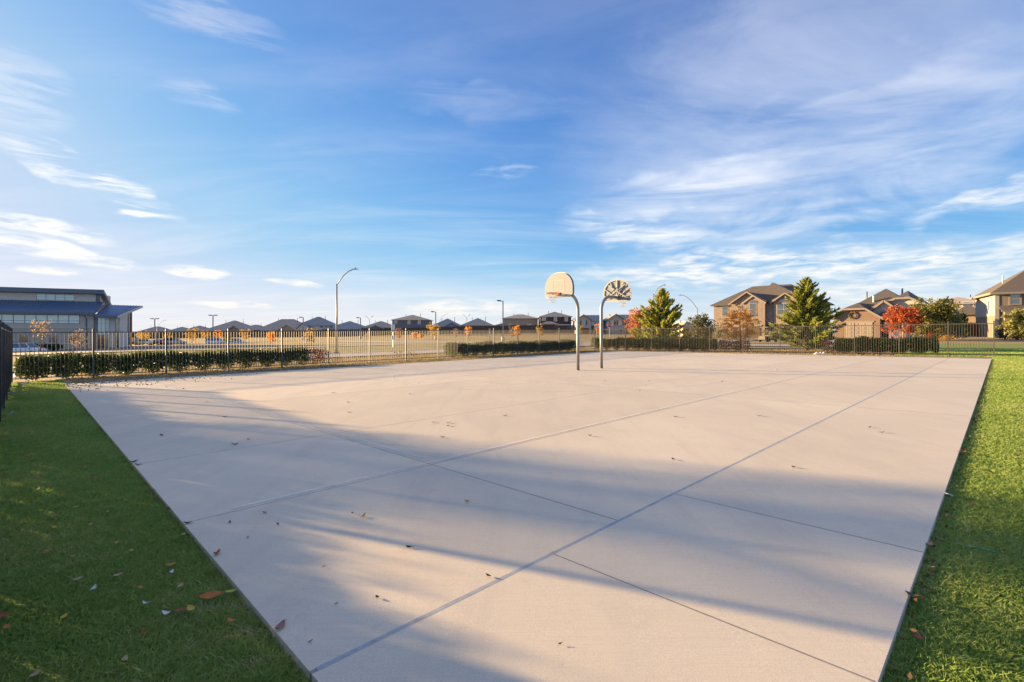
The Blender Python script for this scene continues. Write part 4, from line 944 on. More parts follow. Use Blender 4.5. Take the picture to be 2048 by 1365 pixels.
# ------------------------------------------------------------------ school
M['stone'] = brickm('school_stone', ((.58, .48, .39), (.42, .35, .29), (.64, .55, .46)), (.50, .44, .38), .75, .22, .9, .012, .37)
M['stonesmooth'] = brickm('school_smooth_block', ((.60, .50, .42), (.56, .47, .395), (.63, .535, .45)), (.48, .41, .35), .9, .42, .85, .012)
M['metalroof'] = pm('blue_metal_roof', (.145, .215, .33), (.125, .19, .295), 1.5, .35, metal=.35, spec=.5)
M['fascia'] = pm('blue_grey_fascia', (.15, .19, .24), (.12, .155, .20), 2, .45, metal=.2)
M['stucco'] = pm('school_stucco', (.74, .66, .58), (.68, .61, .54), 1.5, .85)
M['fin'] = pm('red_fin_paint', (.42, .09, .05), (.36, .07, .04), 3, .5)
M['greywall'] = pm('grey_panel', (.30, .29, .28), (.26, .25, .245), 2, .7)
def school():
    d = 104; z0 = -1.75; o = thing('school_building', 'stone school building with blue metal roofs behind the left fence', 'building', (X(187, d), d, z0), math.radians(24))
    zz = lambda z: z - z0
    MB().box(-26, 0, 0, 16, -.6, zz(2.6)).build('stone_wall', M['stone'], o)
    MB().box(-26, .012, -.012, 15.9, zz(2.6), zz(5.55)).build('upper_wall', M['stonesmooth'], o)
    MB().box(-26, .06, -.09, -.012, zz(2.52), zz(2.66)).build('string_course', M['trim'], o)
    MB().box(-26, .05, -.07, .0, zz(-.75), zz(-.58)).build('sill_course', M['trim'], o)
    # lower roof with standing seams
    a, b = (-.9, zz(5.75)), (5.0, zz(8.3))
    r = MB().prism([(-26, a[0], a[1]), (-26, b[0], b[1]), (-26, b[0], b[1] - .3), (-26, a[0], a[1] - .3)], (26.5, 0, 0)).build('lower_roof', M['metalroof'], o)
    sm = MB().bar((0, a[0], a[1] + .02), (0, b[0], b[1] + .02), .06, .16).mesh(M['metalroof'])
    for k in range(50): link('roof_seam', sm, r, (.4 - k * .52, 0, 0))
    MB().box(-26, .55, -1.0, -.9, zz(5.3), zz(5.83)).build('gutter', M['fascia'], r)
    # clerestory and upper roof
    MB().box(-26, -.3, 5, 12, zz(7.8), zz(10.0)).build('clerestory_wall', M['stucco'], o)
    ur = MB().prism([(-26, 3.9, zz(10.85)), (-26, 11.5, zz(6.6)), (-26, 11.5, zz(6.2)), (-26, 3.9, zz(10.45))], (26.5, 0, 0)).build('upper_roof', M['metalroof'], o)
    MB().box(-26, .62, 3.72, 3.9, zz(9.95), zz(10.86)).build('fascia', M['fascia'], ur)
    MB().bar((.56, 3.9, zz(10.6)), (.56, 11.5, zz(6.35)), .16, .62).build('rake_board', M['fascia'], ur)
    MB().box(-1.0, -.28, 4.9, 5.0, zz(7.9), zz(9.95)).build('corner_post', M['fascia'], o)
    for k in range(4):
        window(o, -10.9 + 1.55 * k + .775, 5, zz(8.5), 1.46, 1.12, M['fascia'], M['schoolpane'], rows=2, bw=.05)
    for k in range(12):
        window(o, -3.15 - 1.72 * k, -.012, zz(3.55), 1.62, 1.6, M['fascia'], M['schoolpane'], rows=1, bw=.06)
        MB().box(-3.96 - 1.72 * k, -2.34 - 1.72 * k, -.06, -.012, zz(3.98), zz(4.06)).build('transom', M['fascia'], o)
    for x in (-3.35, -6.5, -11.1, -15.0): window(o, x, 0, zz(-.35), 1.35, 1.5, M['stonesmooth'], M['pane'], bw=.10, sill=True)
    MB().tube([(-1.35, -.95, zz(5.3)), (-1.25, -.5, zz(4.9)), (-1.15, -.12, zz(4.5)), (-1.15, -.12, zz(-1.5))], .085, 8).build('downspout', M['fascia'], o)
    # entrance canopy: a flared shed roof
    q = [(.55, -1.0, zz(5.15)), (4.25, -1.0, zz(5.05)), (7.0, 6.2, zz(7.65)), (.55, 6.2, zz(7.75))]
    c = MB().slab(q, .34).build('canopy_roof', M['metalroof'], o)
    for k in range(13):
        t = k / 12; p0 = Vector(q[0]).lerp(Vector(q[1]), t); p1 = Vector(q[3]).lerp(Vector(q[2]), t)
        MB().bar(p0 + Vector((0, 0, .02)), p1 + Vector((0, 0, .02)), .05, .09).build('roof_seam', M['metalroof'], c)
    MB().bar(Vector(q[0]) + Vector((0, -.06, -.18)), Vector(q[1]) + Vector((0, -.06, -.18)), .1, .5).build('fascia', M['fascia'], c)
    MB().bar(Vector(q[1]) + Vector((.05, 0, -.17)), Vector(q[2]) + Vector((.05, 0, -.17)), .09, .46).build('rake_board', M['trim'], c)
    # entrance walls under it
    MB().box(.02, .55, .3, .6, -.4, zz(4.9)).build('entrance_pier', M['greywall'], o)
    for k in range(3): window(o, .55 + .32 + .64 * k, .5, zz(1.2), .6, 3.5, M['darkpole'], M['schoolpane'], rows=3, bw=.03)
    for k in range(3): window(o, .55 + .32 + .64 * k, .5, zz(-1.3), .6, 2.4, M['darkpole'], M['darkpane'], rows=1, bw=.03, name='door')
    MB().box(2.55, 3.55, .25, .7, -.4, zz(4.9)).build('entrance_panel', M['stucco'], o)
    window(o, 3.85, .5, zz(-1.2), .5, 5.9, M['darkpole'], M['darkpane'], rows=5, bw=.04)
    MB().prism([(4.15, .4, -.4), (4.15, 5.4, -.4), (4.15, 5.4, zz(6.7)), (4.15, .4, zz(4.95))], (.25, 0, 0)).build('end_wall', M['stucco'], o)
    for k in range(2): window(o, 4.3, 6.0 + 1.0 * k, zz(-1.2), .9, 7.6, M['darkpole'], M['schoolpane'], axis='y', rows=5, bw=.05)
    MB().box(4.35, 4.75, 7.6, 7.8, -.4, zz(7.0)).build('red_fin', M['fin'], o)
    MB().box(.3, 4.1, .9, 7.9, -.4, zz(5.0)).build('lobby', M['greywall'], o)
    MB().tube([(2.35, -.7, -.4), (2.35, -.7, zz(4.75))], .17, 14).build('canopy_column', M['trim'], o)
    MB().box(-1, 7.5, -4, .2, -.7, -.25).build('entrance_paving', M['kerb'], o)
    return o
school()
# round shrubs along the school wall
for i, (px, d, w) in enumerate(((92, 96, 2.4), (110, 97, 2.6), (68, 95, 2.2))):
    o = tree_root('round_shrub', ('dark round shrub at the school wall, left of the pair by the pink tree', 'dark round shrub at the school wall by the middle window', 'dark round shrub at the school wall behind the white car')[i], px, d, 'clipped shrubs at the school wall', Z(702, d), 'shrub')
    rg = np.random.default_rng(60 + i); P = rg.normal(size=(900, 3)); P /= np.linalg.norm(P, axis=1, keepdims=True); P *= (rg.random(900) ** .3)[:, None]; P = P * np.array([w / 2, w / 2, .65]) + np.array([0, 0, .75])
    cards('leaves', P, .12, M['dark'], o, .6, seed=i); MB().tube([(0, 0, -.2), (0, 0, .6)], .05, 6).build('stem', M['bark'], o)
# young trees
G1 = 'young autumn trees between the street and the school'
deciduous('young_tree', 'almost bare young tree with a few yellow leaves before the school', 81, 70, 4.7, 2.3, M['yellow'], 61, 260, .10, .42, 'palebark', G1, limbs=22, tall=1.8, r0=.06, base=Z(706, 70))
deciduous('young_tree', 'small pale pink-leaved tree before the school downspout', 158, 72, 3.4, 2.0, M['tanleaf'], 62, 520, .09, .18, 'palebark', G1, tall=1.4, base=Z(704, 72))
G2 = 'small autumn trees scattered across the field'
for (px, d, top, base, w, m, sd, lab) in (
    (287, 130, 661, 687, 3.6, 'yellow', 71, 'bright yellow tree behind the cars right of the school'),
    (335, 135, 662, 686, 2.2, 'yellow', 72, 'slim yellow tree by the post between fence bays'),
    (383, 135, 654, 684, 2.6, 'yellow', 73, 'yellow tree in front of the slate-roofed far house'),
    (411, 136, 660, 684, 2.2, 'yellow', 74, 'small yellow tree left of the second car park lamp'),
    (436, 136, 659, 684, 2.2, 'orange', 75, 'orange tree right of the second car park lamp'),
    (455, 118, 665, 690, 2.0, 'olive', 76, 'small brown-green tree beside the parked white van'),
    (489, 140, 660, 682, 2.4, 'yellow', 77, 'yellow-green tree below the low grey roof'),
    (542, 110, 662, 689, 1.7, 'orange', 78, 'thin orange tree in the field below the broad grey roof'),
    (622, 90, 655, 690, 1.9, 'yellow', 79, 'yellow-green sapling left of the tall street lamp'),
    (736, 125, 664, 679, 1.6, 'tanleaf', 80, 'faint pale tree right of the tall street lamp'),
    (797, 120, 650, 674, 1.6, 'pinkred', 81, 'red-orange tree below the two-storey blue-grey house'),
    (829, 130, 661, 673, 1.6, 'orange', 82, 'left of two low orange trees below the blue-grey house'),
    (842, 132, 664, 673, 1.5, 'orange', 83, 'right of two low orange trees below the blue-grey house'),
    (866, 118, 643, 672, 3.0, 'yellow', 84, 'large yellow tree below the single-headed lamp'),
    (911, 130, 650, 669, 1.7, 'tanleaf', 85, 'pale pinkish bare tree below the pointed blue-grey roof'),
    (937, 128, 646, 669, 1.9, 'orange', 86, 'orange tree below the pointed brown roof'),
    (1024, 118, 650, 672, 1.6, 'tanleaf', 87, 'pale bare tree just right of the tall lamp'),
    (1034, 120, 644, 670, 1.8, 'orange', 88, 'thin orange tree before the tan two-storey house'),
    (1080, 125, 646, 668, 1.8, 'yellow', 89, 'small yellow tree at the left corner of the plum house'),
    (1160, 130, 648, 668, 1.5, 'yellow', 90, 'small yellow tree just right of the nearer goal pole'),
    (1199, 120, 641, 668, 2.1, 'orange', 91, 'orange tree behind the pale sign back')):
    zb = Z(base, d); h = Z(top, d) - zb
    deciduous('small_tree', lab, px, d, h, w, M[m], sd, 800 if m not in ('tanleaf',) else 220, .15, .2, 'palebark', G2, base=min(zb, T(X(px, d), d)) - .05, limbs=14, tall=1.5, r0=.05)

# ------------------------------------------------------------------ brick houses on the right
M['brick'] = brickm('tan_pink_brick', ((.215, .16, .135), (.145, .108, .095), (.29, .23, .195)), (.30, .265, .24))
M['brick2'] = brickm('red_brown_brick', ((.21, .135, .105), (.155, .10, .08), (.25, .17, .135)), (.26, .21, .18))
M['brickdark'] = brickm('mottled_stone_brick', ((.33, .29, .27), (.20, .18, .18), (.42, .38, .35)), (.36, .33, .31), .3, .12)
M['brick3'] = brickm('tan_brick', ((.225, .18, .14), (.16, .13, .10), (.27, .22, .175)), (.29, .25, .21), .24, .08)
M['siding'] = pm('cream_lap_siding', (.40, .385, .36), (.36, .345, .325), 2, .75, .3, 8, stretch=(.2, .2, 6), bdist=.02)
M['garage'] = pm('cream_garage_door', (.33, .285, .24), (.29, .255, .215), 2, .65)
M['brown'] = pm('brown_garage_door', (.11, .075, .055), (.085, .06, .045), 3, .6)
M['wreath'] = leafm('wreath_needles', [(0, (.03, .08, .04)), (.6, (.10, .17, .10)), (1, (.25, .30, .2))], .2)
class Facade:
    """a house front standing on a line; px/py of the photograph give its measures"""
    def __init__(s, name, label, px, d, rz, base_py, cat='house', group='brick houses on the right'):
        s.O = Vector((X(px, d), d)); s.e = Vector((math.cos(rz), math.sin(rz))); s.z0 = Z(base_py, d); s.n = Vector((-s.e.y, s.e.x))
        s.o = thing(name, label, cat, (s.O.x, s.O.y, s.z0), rz, group)
    def x(s, px, y=0.0):
        t = (px - 1024) / F; q = s.O + s.n * y; return (t * q.y - q.x) / (s.e.x - t * s.e.y)
    def z(s, px, py, y=0.0):
        q = s.O + s.n * y + s.e * s.x(px, y); return Z(py, q.y) - s.z0
def arch(m, cx, y, zb, w, h, th, n=12):
    """half-round topped plate"""
    pts = [(cx - w / 2, y, zb), (cx + w / 2, y, zb), (cx + w / 2, y, zb + h - w / 2)] + [(cx + w / 2 * math.cos(a), y, zb + h - w / 2 + w / 2 * math.sin(a)) for a in np.linspace(.2, math.pi - .2, n)] + [(cx - w / 2, y, zb + h - w / 2)]
    return m.prism(pts, (0, th, 0))
def half(m, cx, y, zb, w, th, n=12, k=.8):
    return m.prism([(cx + w / 2 * math.cos(a), y, zb + w / 2 * k * math.sin(a)) for a in np.linspace(0, math.pi, n)], (0, th, 0))
def rake(o, x0, x1, y, ze, zr, mat, w=.22, d=.12, ex=.4):
    xm = (x0 + x1) / 2; k = (zr - ze) / (xm - x0)
    MB().bar((x0 - ex, y, ze - ex * k), (xm, y, zr), d, w, (0, 0, 1)).build('rake_board', M[mat], o); MB().bar((xm, y, zr), (x1 + ex, y, ze - ex * k), d, w, (0, 0, 1)).build('rake_board', M[mat], o)
def house_one():
    f = Facade('brick_house', 'two-storey tan brick house with twin gables behind the orange tree', 1515, 92, math.radians(-45), 675); o = f.o
    ze = f.z(1428, 611); L, R_ = f.x(1428), f.x(1622); dep = 13
    MB().box(L, R_, 0, dep, -1.5, ze).build('wall', M['brick'], o)
    zr = f.z(1512, 572.5, 6) ; r = MB(); hip(r, L, R_, 0, dep, ze, zr, .55, ridge=5.5); r = r.build('roof', M['shingle3'], o)
    a0, a1 = f.x(1512), f.x(1614); ap = f.z(1544, 565, 4.5)          # front pyramid
    xm = f.x(1545, 4.5); q = MB(); q.add([(a0 - .3, -.6, ze + .02), (a1 + .9, -.6, ze + .02), (a1 + .9, 10, ze + .02), (a0 - .3, 10, ze + .02), (xm, 4.5, ap)], [(0, 1, 4), (1, 2, 4), (2, 3, 4), (3, 0, 4)]); q.build('front_roof', M['shingle3'], r)
    for (p0, p1, yp, pe, pap, pr_) in ((1463, 1529, -1.2, 606.5, 1496, 585), (1547, 1597, -.7, 603, 1566, 587.5)):
        x0, x1 = f.x(p0, yp), f.x(p1, yp); e = f.z(p0, pe, yp); rr = f.z(pap, pr_, yp)
        w = MB(); gable_wall(w, x0, x1, yp, .4, -1.5, e, rr - .15); w.build('gable_wall', M['brick'], o)
        g = MB(); gable_roof(g, x0, x1, yp, 5.5, e - .12, rr - .12, oh=.45); g.build('gable_roof', M['shingle4'], r); rake(o, x0, x1, yp - .5, e - .05, rr + .02, 'tantrim')
    y1 = -1.35; x0, x1 = f.x(1487, y1), f.x(1530, y1); w = MB(); gable_wall(w, x0, x1, y1, -1.2, -1.5, f.z(1487, 606, y1), f.z(1507, 592, y1)); w.build('gable_wall', M['brick'], o); rake(o, x0, x1, y1 - .12, f.z(1487, 606, y1), f.z(1507, 591, y1), 'tantrim', .3, .25, .25)
    MB().box(f.x(1530), f.x(1546), -.06, 0, -1.4, ze - .1).build('stone_panel', M['brickdark'], o)
    def win(pa, pb, pt, pbm, y, cols=1, rows=2):
        xa, xb = f.x(pa, y), f.x(pb, y); zb = f.z(pa, pbm, y); return window(o, (xa + xb) / 2, y, zb, xb - xa, f.z(pa, pt, y) - zb, M['tantrim'], M['pane'], cols=cols, rows=rows, bw=.12, sill=True)
    win(1445, 1456, 612.5, 632, 0); win(1477, 1483, 612, 620, -1.2); win(1555, 1580, 608.5, 629.5, -.7, 2); win(1500, 1512, 608, 631, -1.35)
    for pc, pb, w_, y in ((1506, 606.5, 1.25, -1.37), (1566, 605, 1.3, -.72)):
        cx = f.x(pc, y); zb = f.z(pc, pb, y); t = half(MB(), cx, y - .05, zb - .06, w_ + .3, .05).build('arch_trim', M['tantrim'], o); half(MB(), cx, y - .08, zb, w_, .04).build('pane', M['pane'], t)
    for pa, pb, pt in ((1491, 1521, 653), (1534, 1553, 650)):
        y = -1.37 if pa < 1530 else -.08
        xa, xb = f.x(pa, y), f.x(pb, y); zt = f.z(pa, pt, y); g = MB().box(xa, xb, y - .05, y, -.6, zt).build('garage_door', M['brown'], o)
        for k in range(1, 4): MB().box(xa, xb, y - .075, y - .05, zt * k / 4 - .02, zt * k / 4 + .02).build('panel_rail', M['brown'], g)
        MB().box(xa - .2, xb + .2, y - .09, y, zt, zt + .25).build('lintel', M['tantrim'], o)
    MB().tube([(f.x(1529), -1.3, ze - .2), (f.x(1529), -1.3, -.5)], .06, 8).build('downspout', M['brown'], o)
    for q in (1592, 1604): MB().tube([(f.x(q, 5), 5, f.z(q, 588, 5) - .8), (f.x(q, 5), 5, f.z(q, 581, 5))], .08, 8).build('vent_pipe', M['darkpole'], r)
house_one()
def house_two():
    f = Facade('brick_house', 'single-storey brick house with a wreath above its cream garage door', 1745, 76, math.radians(-45), 677); o = f.o
    L, R_ = f.x(1672), f.x(1852); ze = f.z(1680, 634)
    MB().box(L + .1, R_, .2, 13, -1, ze).build('wall', M['brick2'], o)
    ap = f.z(1773, 578, 6.5); r = MB(); hip(r, L, R_, .2, 13, ze, ap, .5, ridge=6.4); r = r.build('roof', M['shingle4'], o)
    # garage block with a clipped gable
    y = -2.5; x0, x1 = f.x(1671, y), f.x(1760, y); e = f.z(1760, 634, y); ct = f.z(1708, 619, y); c0, c1 = f.x(1686, y), f.x(1731, y)
    MB().prism([(x0, y, -1), (x1, y, -1), (x1, y, e), (c1, y, ct), (c0, y, ct), (x0, y, e)], (0, 2.8, 0)).build('garage_wall', M['brick2'], o)
    apx = f.z(1708, 606, .5); g = MB()
    g.add([(x0 - .5, y - .5, e - .3), (c0, y - .5, ct + .1), (c1, y - .5, ct + .1), (x1 + .5, y - .5, e - .3), ((c0 + c1) / 2, .5, apx), ((c0 + c1) / 2, 6, apx), (x1 + .5, 6, e - .3), (x0 - .5, 6, e - .3)],
          [(1, 2, 4), (0, 1, 4, 5, 7), (2, 3, 6, 5, 4)]); g.build('garage_roof', M['shingle3'], r)
    for a, b in (((x0 - .5, e - .32), (c0, ct + .05)), ((c0, ct + .05), (c1, ct + .05)), ((c1, ct + .05), (x1 + .5, e - .32))):
        MB().bar((a[0], y - .52, a[1] - .05), (b[0], y - .52, b[1] - .05), .1, .26).build('rake_board', M['tantrim'], o)
    ga, gb = f.x(1690, y), f.x(1746, y); zt = f.z(1718, 645, y); gd = MB().box(ga, gb, y - .05, y, -.8, zt).build('garage_door', M['garage'], o)
    for k in range(4):
        for q in range(4):
            a = ga + (gb - ga) * (q + .1) / 4; b = ga + (gb - ga) * (q + .9) / 4; MB().box(a, b, y - .075, y - .05, zt * (k + .14) / 4, zt * (k + .86) / 4).build('door_panel', M['garage'], gd)
    MB().box(ga - .15, gb + .15, y - .08, y, zt, zt + .18).build('lintel', M['tantrim'], o)
    # wreath
    cx, cz = f.x(1706, y), f.z(1706, 631, y); wr = thing('wreath', 'large green Christmas wreath on the brick gable above the garage', 'wreath', tuple(o.matrix_basis @ Vector((cx, y - .08, cz))), math.radians(-45))
    rg = np.random.default_rng(5); a = rg.uniform(0, 6.28, 900); rr = .48 + rg.normal(size=900) * .055; P = np.stack([rr * np.cos(a), rg.normal(size=900) * .04 - .05, rr * np.sin(a)], 1); cards('needles', P, .05, M['wreath'], wr, .3, seed=5)
    MB().tube([(.48 * math.cos(t), -.05, .48 * math.sin(t)) for t in np.linspace(0, 6.283, 25)], .06, 8, False).build('ring', M['bark'], wr)
    bow = MB()
    for s in (-1, 1): bow.prism([(0, -.12, .42), (s * .24, -.12, .58), (s * .26, -.12, .36)], (0, .06, 0))
    bow.build('bow', M['orange_paint'], wr)
    # entry with round arch
    y = -.9; x0, x1 = f.x(1746, y), f.x(1791, y); e = f.z(1791, 616, y); rr_ = f.z(1768, 603, y)
    w = MB(); gable_wall(w, x0, x1, y, .3, -1, e, rr_); w.build('entry_gable', M['siding2'], o)
    g = MB(); gable_roof(g, x0, x1, y, 4, e - .1, rr_ - .05, oh=.4); g.build('entry_roof', M['shingle4'], r); rake(o, x0, x1, y - .45, e - .06, rr_ + .05, 'tantrim', .28)
    cx = f.x(1769, y); aw = f.x(1781, y) - f.x(1757, y); ah = f.z(1769, 624, y)
    arch(MB(), cx, y - .06, -.6, aw + .5, ah + .25 + .6, .05).build('arch_trim', M['brickdark'], o); ar = arch(MB(), cx, y - .09, -.6, aw, ah + .6, .04).build('entry_shade', M['darkpole'], o)  # dark plate on the wall stands in for the shaded inside of the arch
    arch(MB(), cx, y - .12, f.z(1769, 640, y), aw * .5, f.z(1769, 632, y) - f.z(1769, 640, y), .03).build('pane', M['pane'], ar); MB().box(cx - .5, cx + .5, y - .12, y - .09, -.5, f.z(1769, 645, y)).build('door', M['darkpane'], ar)
    # right clipped gable
    y = -.5; x0, x1 = f.x(1779, y), f.x(1850, y); c0, c1 = f.x(1792, y), f.x(1820, y); ct = f.z(1805, 598, y); e = f.z(1850, 612, y)
    MB().prism([(x0, y, -1), (x1, y, -1), (x1, y, e), (c1, y, ct), (c0, y, ct), (x0, y, f.z(1779, 605, y))], (0, 1.0, 0)).build('side_gable', M['siding2'], o)
    for a, b in (((x0 - .2, f.z(1779, 604.5, y)), (c0, ct + .06)), ((c0, ct + .06), (c1, ct + .06)), ((c1, ct + .06), (x1 + .5, e - .2))): MB().bar((a[0], y - .3, a[1]), (b[0], y - .3, b[1]), .5, .26).build('rake_board', M['tantrim'], o)
    g = MB(); g.add([(x0, y - .5, f.z(1779, 605, y)), (c0, y - .5, ct + .22), (c1, y - .5, ct + .22), (x1 + .6, y - .5, e), ((c0 + c1) / 2, 4.5, ap - .6), (x1 + .6, 7, e), (x0, 7, e)], [(1, 2, 4), (0, 1, 4, 6), (2, 3, 5, 4)]); g.build('side_roof', M['shingle3'], r)
    window(o, f.x(1822, y), y, 1.0, 1.6, 1.7, M['trim'], M['pane'], cols=2, rows=2, bw=.1)
    for px, pb, pt, yy, m, rad in ((1747.5, 603, 592, 3, 'trim', .16), (1734, 600, 584, 7, 'darkpole', .09), (1804.5, 590, 577, 7, 'darkpole', .12)):
        MB().tube([(f.x(px, yy), yy, f.z(px, pb, yy) - .6), (f.x(px, yy), yy, f.z(px, pt, yy))], rad, 10).build('vent_pipe', M[m], r)
M['orange_paint'] = pm('orange_ribbon', (.5, .16, .04), (.4, .12, .03), 8, .6); M['siding2'] = pm('pale_grey_stone', (.50, .47, .44), (.42, .40, .38), 3, .85)
house_two()
def house_three():
    f = Facade('brick_house', 'two-storey tan house with cream siding cut by the right edge', 1991, 65, math.radians(-33), 670); o = f.o
    ze = f.z(1991, 586.5); W = 12.0; D = 11.0
    MB().box(0, W, 0, D, -1, ze).build('wall', M['brick3'], o)
    MB().box(-.05, 0, 0, D, ze * .46, ze - .02).build('side_siding', M['siding'], o)
    MB().box(-.06, .35, -.05, 0, -1, ze).build('corner_board', M['siding'], o)
    r = MB(); hip(r, 0, W, 0, D, ze, ze + 3.9, .55, ridge=5.3); r = r.build('roof', M['shingle3'], o)
    MB().box(-.6, W + .6, -.62, -.52, ze - .22, ze + .05).build('fascia', M['tantrim'], r); MB().box(-.64, -.56, -.52, D + .5, ze - .22, ze + .05).build('fascia', M['tantrim'], r)
    xa, xb = f.x(2021), f.x(2040); zb, zt = f.z(2030, 608), f.z(2030, 588); window(o, (xa + xb) / 2, 0, zb, xb - xa, zt - zb, M['tantrim'], M['pane'], rows=2, bw=.16, sill=True)
    pr_ = MB(); pr_.prism([(.2, -1.9, f.z(1995, 622)), (.2, 0, f.z(1995, 612)), (.2, 0, f.z(1995, 615))], (W - .6, 0, 0)); pr_.build('porch_roof', M['shingle3'], o)
    MB().box(.2, W - .4, -1.85, -1.7, f.z(1995, 625), f.z(1995, 621.5)).build('porch_beam', M['tantrim'], o)
    for xx in (.5, 2.0): MB().box(xx, xx + .55, -1.85, -1.3, -.6, f.z(1995, 624)).build('porch_pier', M['brick3'], o)
    MB().box(2.7, 3.7, -.05, 0, -.2, 2.1).build('door', M['darkpole'], o); window(o, 5.2, 0, .6, 1.4, 1.5, M['tantrim'], M['pane'], cols=2, rows=2, bw=.1)
    wf = MB().box(-.10, -.05, 2.4, 3.3, 3.2, 4.6).build('window', M['trim'], o); MB().box(-.12, -.10, 2.5, 3.2, 3.3, 4.5).build('pane', M['pane'], wf)
    MB().tube([(1.5, 4, ze + 1.4), (1.5, 4, ze + 2.6)], .07, 8).build('vent_pipe', M['trim'], r)
house_three()
far_house('brown-roofed house half hidden behind the juniper and spruce', 1872, 1962, 108, 607, 592, 668, (.46, .38, .30), 'shingle', dep=12, group='brick houses on the right', rot=math.radians(-40), wins=((1.5, 613, 1.6, .9),))
far_house('low tan-roofed house left of the house at the right edge', 1912, 1962, 92, 629, 607, 668, (.42, .30, .20), 'shingle3', dep=10, group='brick houses on the right', rot=math.radians(-40), vent=False)
# drives and yard paths
sheet('driveway', 59.3, 97, 26.5, 33.5, -.015, M['street'], 3, 'pale concrete drive of the twin-gabled brick house')
sheet('driveway', 59.3, 82, 11.2, 17, -.015, M['street'], 3, 'pale concrete drive of the house with the wreath')

# ------------------------------------------------------------------ vehicles
def carpaint(name, c): 
    m = pm(name, c, tuple(q * .94 for q in c), 2, .3, spec=.5, metal=.15); m.node_tree.nodes['Principled BSDF'].inputs['Coat Weight'].default_value = .6; return m
M['chrome'] = pm('wheel_alloy', (.45, .45, .46), (.38, .38, .39), 9, .3, metal=.8); M['lightglass'] = glass('lamp_glass', (.55, .55, .55)); M['taillight'] = glass('tail_lamp', (.35, .02, .02))
def car(label, x, y, rz, paint, kind='sedan', z=None, group='cars parked by the school'):
    """front towards local +x"""
    P = {'sedan': dict(L=4.7, W=1.8, belt=.92, roof=1.44, cab=(-1.75, -.85, .45, 1.35), hood=.86, tail=.95),
         'suv': dict(L=4.9, W=1.95, belt=1.08, roof=1.78, cab=(-2.36, -2.1, .55, 1.3), hood=1.06, tail=1.08),
         'pickup': dict(L=5.6, W=1.95, belt=1.1, roof=1.85, cab=(-.75, -.55, .8, 1.45), hood=1.1, tail=1.1)}[kind]
    L, W = P['L'] / 2, P['W'] / 2; o = thing('parked_car', label, 'car', (x, y, T(x, y) if z is None else z), rz, group)
    st = [(-L, .42, P['tail'] * .8, W * .80), (-L + .12, .30, P['tail'], W * .93), (-L + .7, .26, P['belt'], W), (0, .24, P['belt'], W), (P['cab'][3] - .1, .25, P['belt'], W), (L - .55, .27, P['hood'] - .06, W * .97), (L - .12, .30, P['hood'] - .2, W * .88), (L, .36, P['hood'] - .36, W * .74)]
    vs = []; fs = []
    for a, zb, zt, w in st: vs += [(a, -w * .93, zb), (a, w * .93, zb), (a, w, zb + (zt - zb) * .45), (a, w * .93, zt), (a, -w * .93, zt), (a, -w, zb + (zt - zb) * .45)]
    for i in range(len(st) - 1): fs += [(6 * i + k, 6 * i + (k + 1) % 6, 6 * i + 6 + (k + 1) % 6, 6 * i + 6 + k) for k in range(6)]
    fs += [tuple(reversed(range(6))), tuple(6 * (len(st) - 1) + k for k in range(6))]
    b = MB().add(vs, fs, True).build('body', paint, o)
    a0, a1, a2, a3 = P['cab']; zb, zr = P['belt'] - .02, P['roof']; wr, wb = W * .74, W * .92
    vs = [(a0, -wb, zb), (a0, wb, zb), (a3, wb, zb), (a3, -wb, zb), (a1, -wr, zr - .04), (a1, wr, zr - .04), (a2, wr, zr), (a2, -wr, zr), ((a1 + a2) / 2, wr, zr + .03), ((a1 + a2) / 2, -wr, zr + .03)]
    MB().add(vs, [(4, 5, 8, 9), (9, 8, 6, 7), (0, 1, 5, 4), (2, 3, 7, 6), (1, 2, 6, 8, 5), (3, 0, 4, 9, 7)]).build('cabin', paint, b)
    def lerp(p, q, t): return tuple(p[i] + (q[i] - p[i]) * t for i in range(3))
    def glaz(q4, nrm, name):
        c = [sum(p[i] for p in q4) / 4 for i in range(3)]; q = [tuple(lerp(p, c, .12)[i] + nrm[i] * .012 for i in range(3)) for p in q4]; MB().prism(q, tuple(-k * .01 for k in nrm)).build(name, M['darkpane'], o)
    glaz([vs[2], vs[3], vs[7], vs[6]], (.8, 0, .6), 'windscreen'); glaz([vs[0], vs[1], vs[5], vs[4]], (-.8, 0, .6), 'rear_window')
    for s, (i0, i1, i2, i3) in ((1, (1, 2, 6, 5)), (-1, (0, 3, 7, 4))):
        cuts = (0, .36, .68, 1.0) if kind == 'suv' else ((0, .5, 1.0) if kind == 'sedan' else (0, 1.0))
        for t0, t1 in zip(cuts[:-1], cuts[1:]): glaz([lerp(vs[i0], vs[i1], t0), lerp(vs[i0], vs[i1], t1), lerp(vs[i3], vs[i2], t1), lerp(vs[i3], vs[i2], t0)], (0, s, .25), 'side_window')
    for a in (-L + .95, L - .98):
        for s in (-1, 1):
            w = MB().tube([(a, s * (W - .22), .34), (a, s * (W + .005), .34)], .34, 18).build('wheel', M['rubber'], o); MB().tube([(a, s * (W - .02), .34), (a, s * (W + .02), .34)], .21, 12).build('rim', M['chrome'], w)
    for s in (-1, 1):
        MB().box(L - .2, L - .03, s * W * .72 - .16, s * W * .72 + .16, P['hood'] - .34, P['hood'] - .2).build('headlight', M['lightglass'], o); MB().box(-L - .01, -L + .1, s * W * .78 - .12, s * W * .78 + .1, P['tail'] - .3, P['tail'] - .06).build('tail_light', M['taillight'], o)
        MB().box(a3 - .25, a3 - .08, s * (W + .02) - .09, s * (W + .02) + .09, P['belt'], P['belt'] + .14).build('mirror', paint, o)
